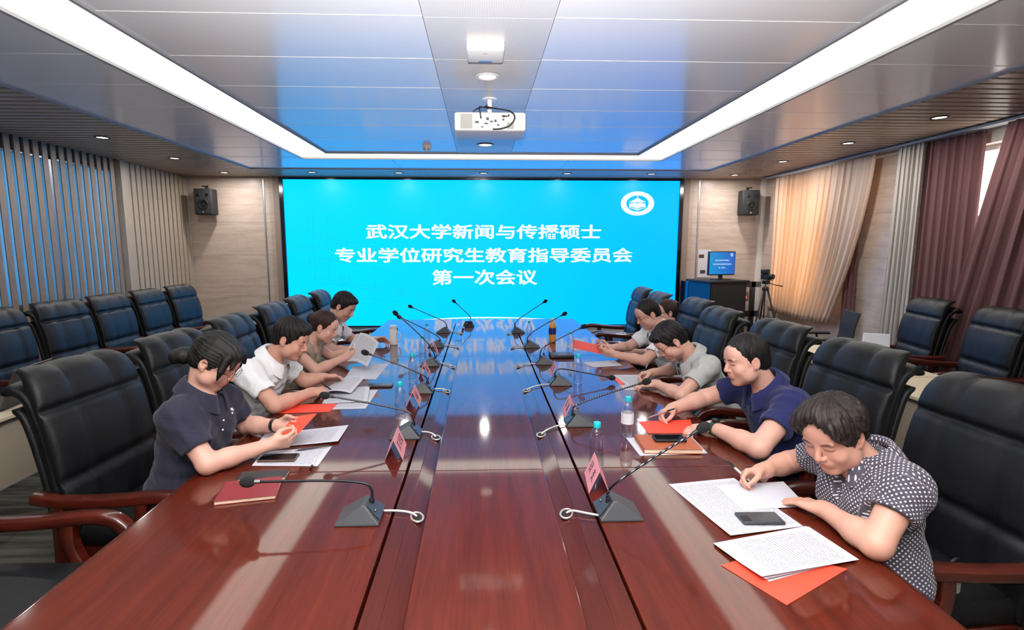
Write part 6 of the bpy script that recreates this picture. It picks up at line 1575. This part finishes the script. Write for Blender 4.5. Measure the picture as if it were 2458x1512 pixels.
PEOPLE['L1'] = person(dict(label='person in a dark navy polo and glasses holding a red folder, left front', female=True, sx=1, hip=(-1.37, 2.33, 0.575), neck=(-1.275, 2.34, 1.075), head=(-1.205, 2.35, 1.185),
    face=(0.80, -0.06, -0.58), up=(0.35, 0, 0.9), shR=(-1.295, 2.18, 0.980), shL=(-1.255, 2.51, 0.965), elR=(-1.150, 2.125, 0.795), wrR=(-0.965, 2.310, 0.805), elL=(-1.200, 2.595, 0.80), wrL=(-1.005, 2.525, 0.82),
    dirR=(0.93, 0.30, 0.08), palmR=(0.0, 0.75, 0.35), poseR='hold', dirL=(0.95, -0.10, 0.05), palmL=(0, -0.75, 0.35), poseL='hold', shirt=M_NAVYK, bw=1.06, depth=1.12, arm=1.02, sleeve=0.68, h=0.0036, hs=1.0, glasses=0.0012, lips=(0.82, 0.36, 0.38), full=0.8, open=True, buttons=3, button_mat=M_WHITE, emblem=((0.11, -0.085, 0.007, M_WHITE), (0.125, -0.080, 0.005, M_WHITE), (0.118, -0.098, 0.005, M_WHITE)),
    watch=('L', mat('dark_bracelet', (52, 50, 52), 0.35, metal=0.4), M_STEEL),
    hair=dict(vol=0.012, top=0.020, mat=M_HAIR, front=(0.098, 0.066, 0.022, -0.030), nape=-0.060, groove=0.0018, strands=34, fringe=0.006, part=True, h=0.0035,
              bun=((0.0, -0.128, -0.060, 0.042, 0.040, 0.040), (0.012, -0.150, -0.080, 0.032, 0.030, 0.034)),
              locks=(((0.062, 0.062, 0.065), (0.073, 0.072, 0.015), 0.020, 0.014), ((0.073, 0.072, 0.015), (0.071, 0.078, -0.030), 0.014, 0.005), ((-0.062, 0.062, 0.065), (-0.073, 0.072, 0.015), 0.020, 0.014), ((-0.073, 0.072, 0.015), (-0.071, 0.078, -0.030), 0.014, 0.005), ((0.03, 0.085, 0.085), (0.055, 0.098, 0.045), 0.016, 0.008), ((-0.03, 0.085, 0.085), (-0.05, 0.098, 0.05), 0.016, 0.008)))))
PEOPLE['L2'] = person(dict(label='person in a white shirt bending over papers at the left side', sx=1, hip=(-1.52, 3.22, 0.575), neck=(-1.285, 3.215, 1.035), head=(-1.175, 3.20, 1.135),
    face=(0.90, -0.10, -0.40), up=(0.25, 0, 0.95), shR=(-1.375, 3.02, 0.965), shL=(-1.325, 3.39, 0.955), elR=(-1.185, 2.935, 0.795), wrR=(-1.055, 3.185, 0.80), elL=(-1.190, 3.46, 0.80), wrL=(-1.085, 3.52, 0.81),
    dirR=(0.70, 0.70, -0.05), palmR=(-0.1, 0.35, -0.9), poseR='pen', dirL=(0.95, 0.10, 0.0), palmL=(0, -0.5, -0.7), poseL='relax', shirt=M_WSHIRT, bw=1.10, depth=1.05, arm=1.08, sleeve=0.66, h=0.004, hs=1.03, open=True, gap=20, skin=M_SKIN2,
    hair=dict(vol=0.010, top=0.018, mat=M_HAIR, front=(0.094, 0.068, 0.018, -0.020), fringe=0.010, nape=-0.048, groove=0.0024)))
PEOPLE['L3'] = person(dict(label='person in a sleeveless taupe top with hair bun holding up a printed sheet', female=True, sx=1, hip=(-1.55, 3.95, 0.575), neck=(-1.295, 3.955, 0.985), head=(-1.195, 3.955, 1.095),
    face=(0.90, -0.04, -0.42), up=(0.25, 0, 0.95), shR=(-1.345, 3.80, 0.915), shL=(-1.315, 4.11, 0.915), elR=(-1.215, 3.775, 0.795), wrR=(-1.060, 3.985, 0.845), wrL=(-1.05, 4.20, 0.85), elL=(-1.23, 4.235, 0.80),
    dirR=(0.75, 0.60, 0.18), palmR=(-0.1, 0.8, 0.3), poseR='hold', dirL=(0.9, 0.1, 0.2), palmL=(0, -0.7, 0.4), poseL='hold', shirt=M_BEIGET, collar=False, sleeve=0.0, bw=0.96, arm=0.95, h=0.0042, hs=0.97, vneck=True,
    hair=dict(vol=0.007, top=0.010, mat=M_HAIRB, front=(0.080, 0.094, 0.014, -0.022), nape=-0.055, groove=0.0016, bun=((0.0, -0.115, 0.015, 0.036, 0.034, 0.036), (0.01, -0.125, 0.035, 0.022, 0.022, 0.022)))))
PEOPLE['L4'] = person(dict(label='person in a white shirt looking down, farthest on the left side', sx=1, hip=(-1.60, 4.76, 0.575), neck=(-1.345, 4.755, 1.04), head=(-1.255, 4.75, 1.155),
    face=(0.82, -0.18, -0.52), up=(0.3, 0, 0.95), shR=(-1.40, 4.57, 0.965), shL=(-1.37, 4.93, 0.955), wrR=(-1.13, 4.56, 0.80), elR=(-1.31, 4.50, 0.80), wrL=(-1.03, 4.97, 0.81), elL=(-1.255, 5.03, 0.81),
    dirR=(0.9, 0.3, 0), palmR=(0, 0, -1), poseR='relax', dirL=(0.95, 0.12, 0.0), palmL=(0, -0.6, -0.6), poseL='relax', shirt=M_WSHIRT, bw=1.0, sleeve=0.68, h=0.0045, hs=1.03, open=True,
    hair=dict(vol=0.009, top=0.020, mat=M_HAIR, front=(0.086, 0.082, 0.016, -0.026), fringe=0.004, nape=-0.048, groove=0.0028)))

# ---- what the people hold
pen((1.083, 1.946, 0.757), (0.995, 1.985, 0.835), 'white pen in the hand of the person in the dotted blouse', M_WHITE, M_BLACK)
pen((0.905, 2.722, 0.768), (1.035, 2.672, 0.836), 'silver pen in the hand of the person in the navy polo', M_STEEL, M_BLACK)
pen((1.128, 3.585, 0.757), (1.205, 3.655, 0.855), 'dark pen in the hand of the person in the grey polo', M_BLACK, M_STEEL)
pen((-0.955, 3.325, 0.757), (-1.02, 3.26, 0.845), 'black pen in the hand of the left white-shirted person', M_BLACK, M_BLACK)
pen((-0.985, 4.055, 0.825), (-1.005, 4.075, 0.945), 'white pen in the hand of the person in the taupe top', M_WHITE, M_WHITE)
sheet('folder', [(-0.800, 2.475, 0.895), (-0.875, 2.372, 0.812), (-0.985, 2.385, 0.800), (-0.915, 2.500, 0.872)], 0, M_RED, 'coral red folder held up by the person in the dark polo', 'folder', 'coral red folders on the table', thick=0.0015)
sheet('paper', [(-0.985, 4.21, 1.005), (-0.790, 3.98, 0.965), (-0.862, 3.875, 0.800), (-1.045, 3.985, 0.815)], 0, M_PRINT, 'printed sheet held up by the person in the taupe top', 'paper', GP, lift=lambda u, v: 0.02*math.sin(PI*u))
sheet('paper', [(-1.03, 4.27, 0.985), (-0.90, 4.16, 0.975), (-0.99, 4.03, 0.80), (-1.11, 4.10, 0.815)], 0, M_PRINT3, 'second sheet held behind the first by the person in the taupe top', 'paper', GP, lift=lambda u, v: 0.01*math.sin(PI*u))
sheet('folder', [(0.825, 4.62, 0.862), (1.035, 4.36, 0.852), (0.995, 4.20, 0.812), (0.800, 4.46, 0.818)], 0, M_RED, 'coral red folder held by the right white-shirted person', 'folder', 'coral red folders on the table', thick=0.0015)

# small pouch hanging on the chair beside the nearest right person
pc = thing('small_pouch', 'small white patterned pouch on the chair behind the person in the dotted blouse', 'pouch', (1.60, 1.585, 0.52), R(20))
MB().rbox(-0.035, 0.035, -0.012, 0.012, 0.0, 0.09, 0.010, 3).build('body', mat('white_pattern', (226, 226, 224), 0.6, noise=0.5, nscale=60), pc, smooth='all')
MB().tube(bez([(-0.03, 0, 0.085), (-0.02, 0, 0.12), (0.02, 0, 0.125), (0.03, 0, 0.085)], 5), 0.006, 8).build('strap', M_BLACK, pc, smooth='all')
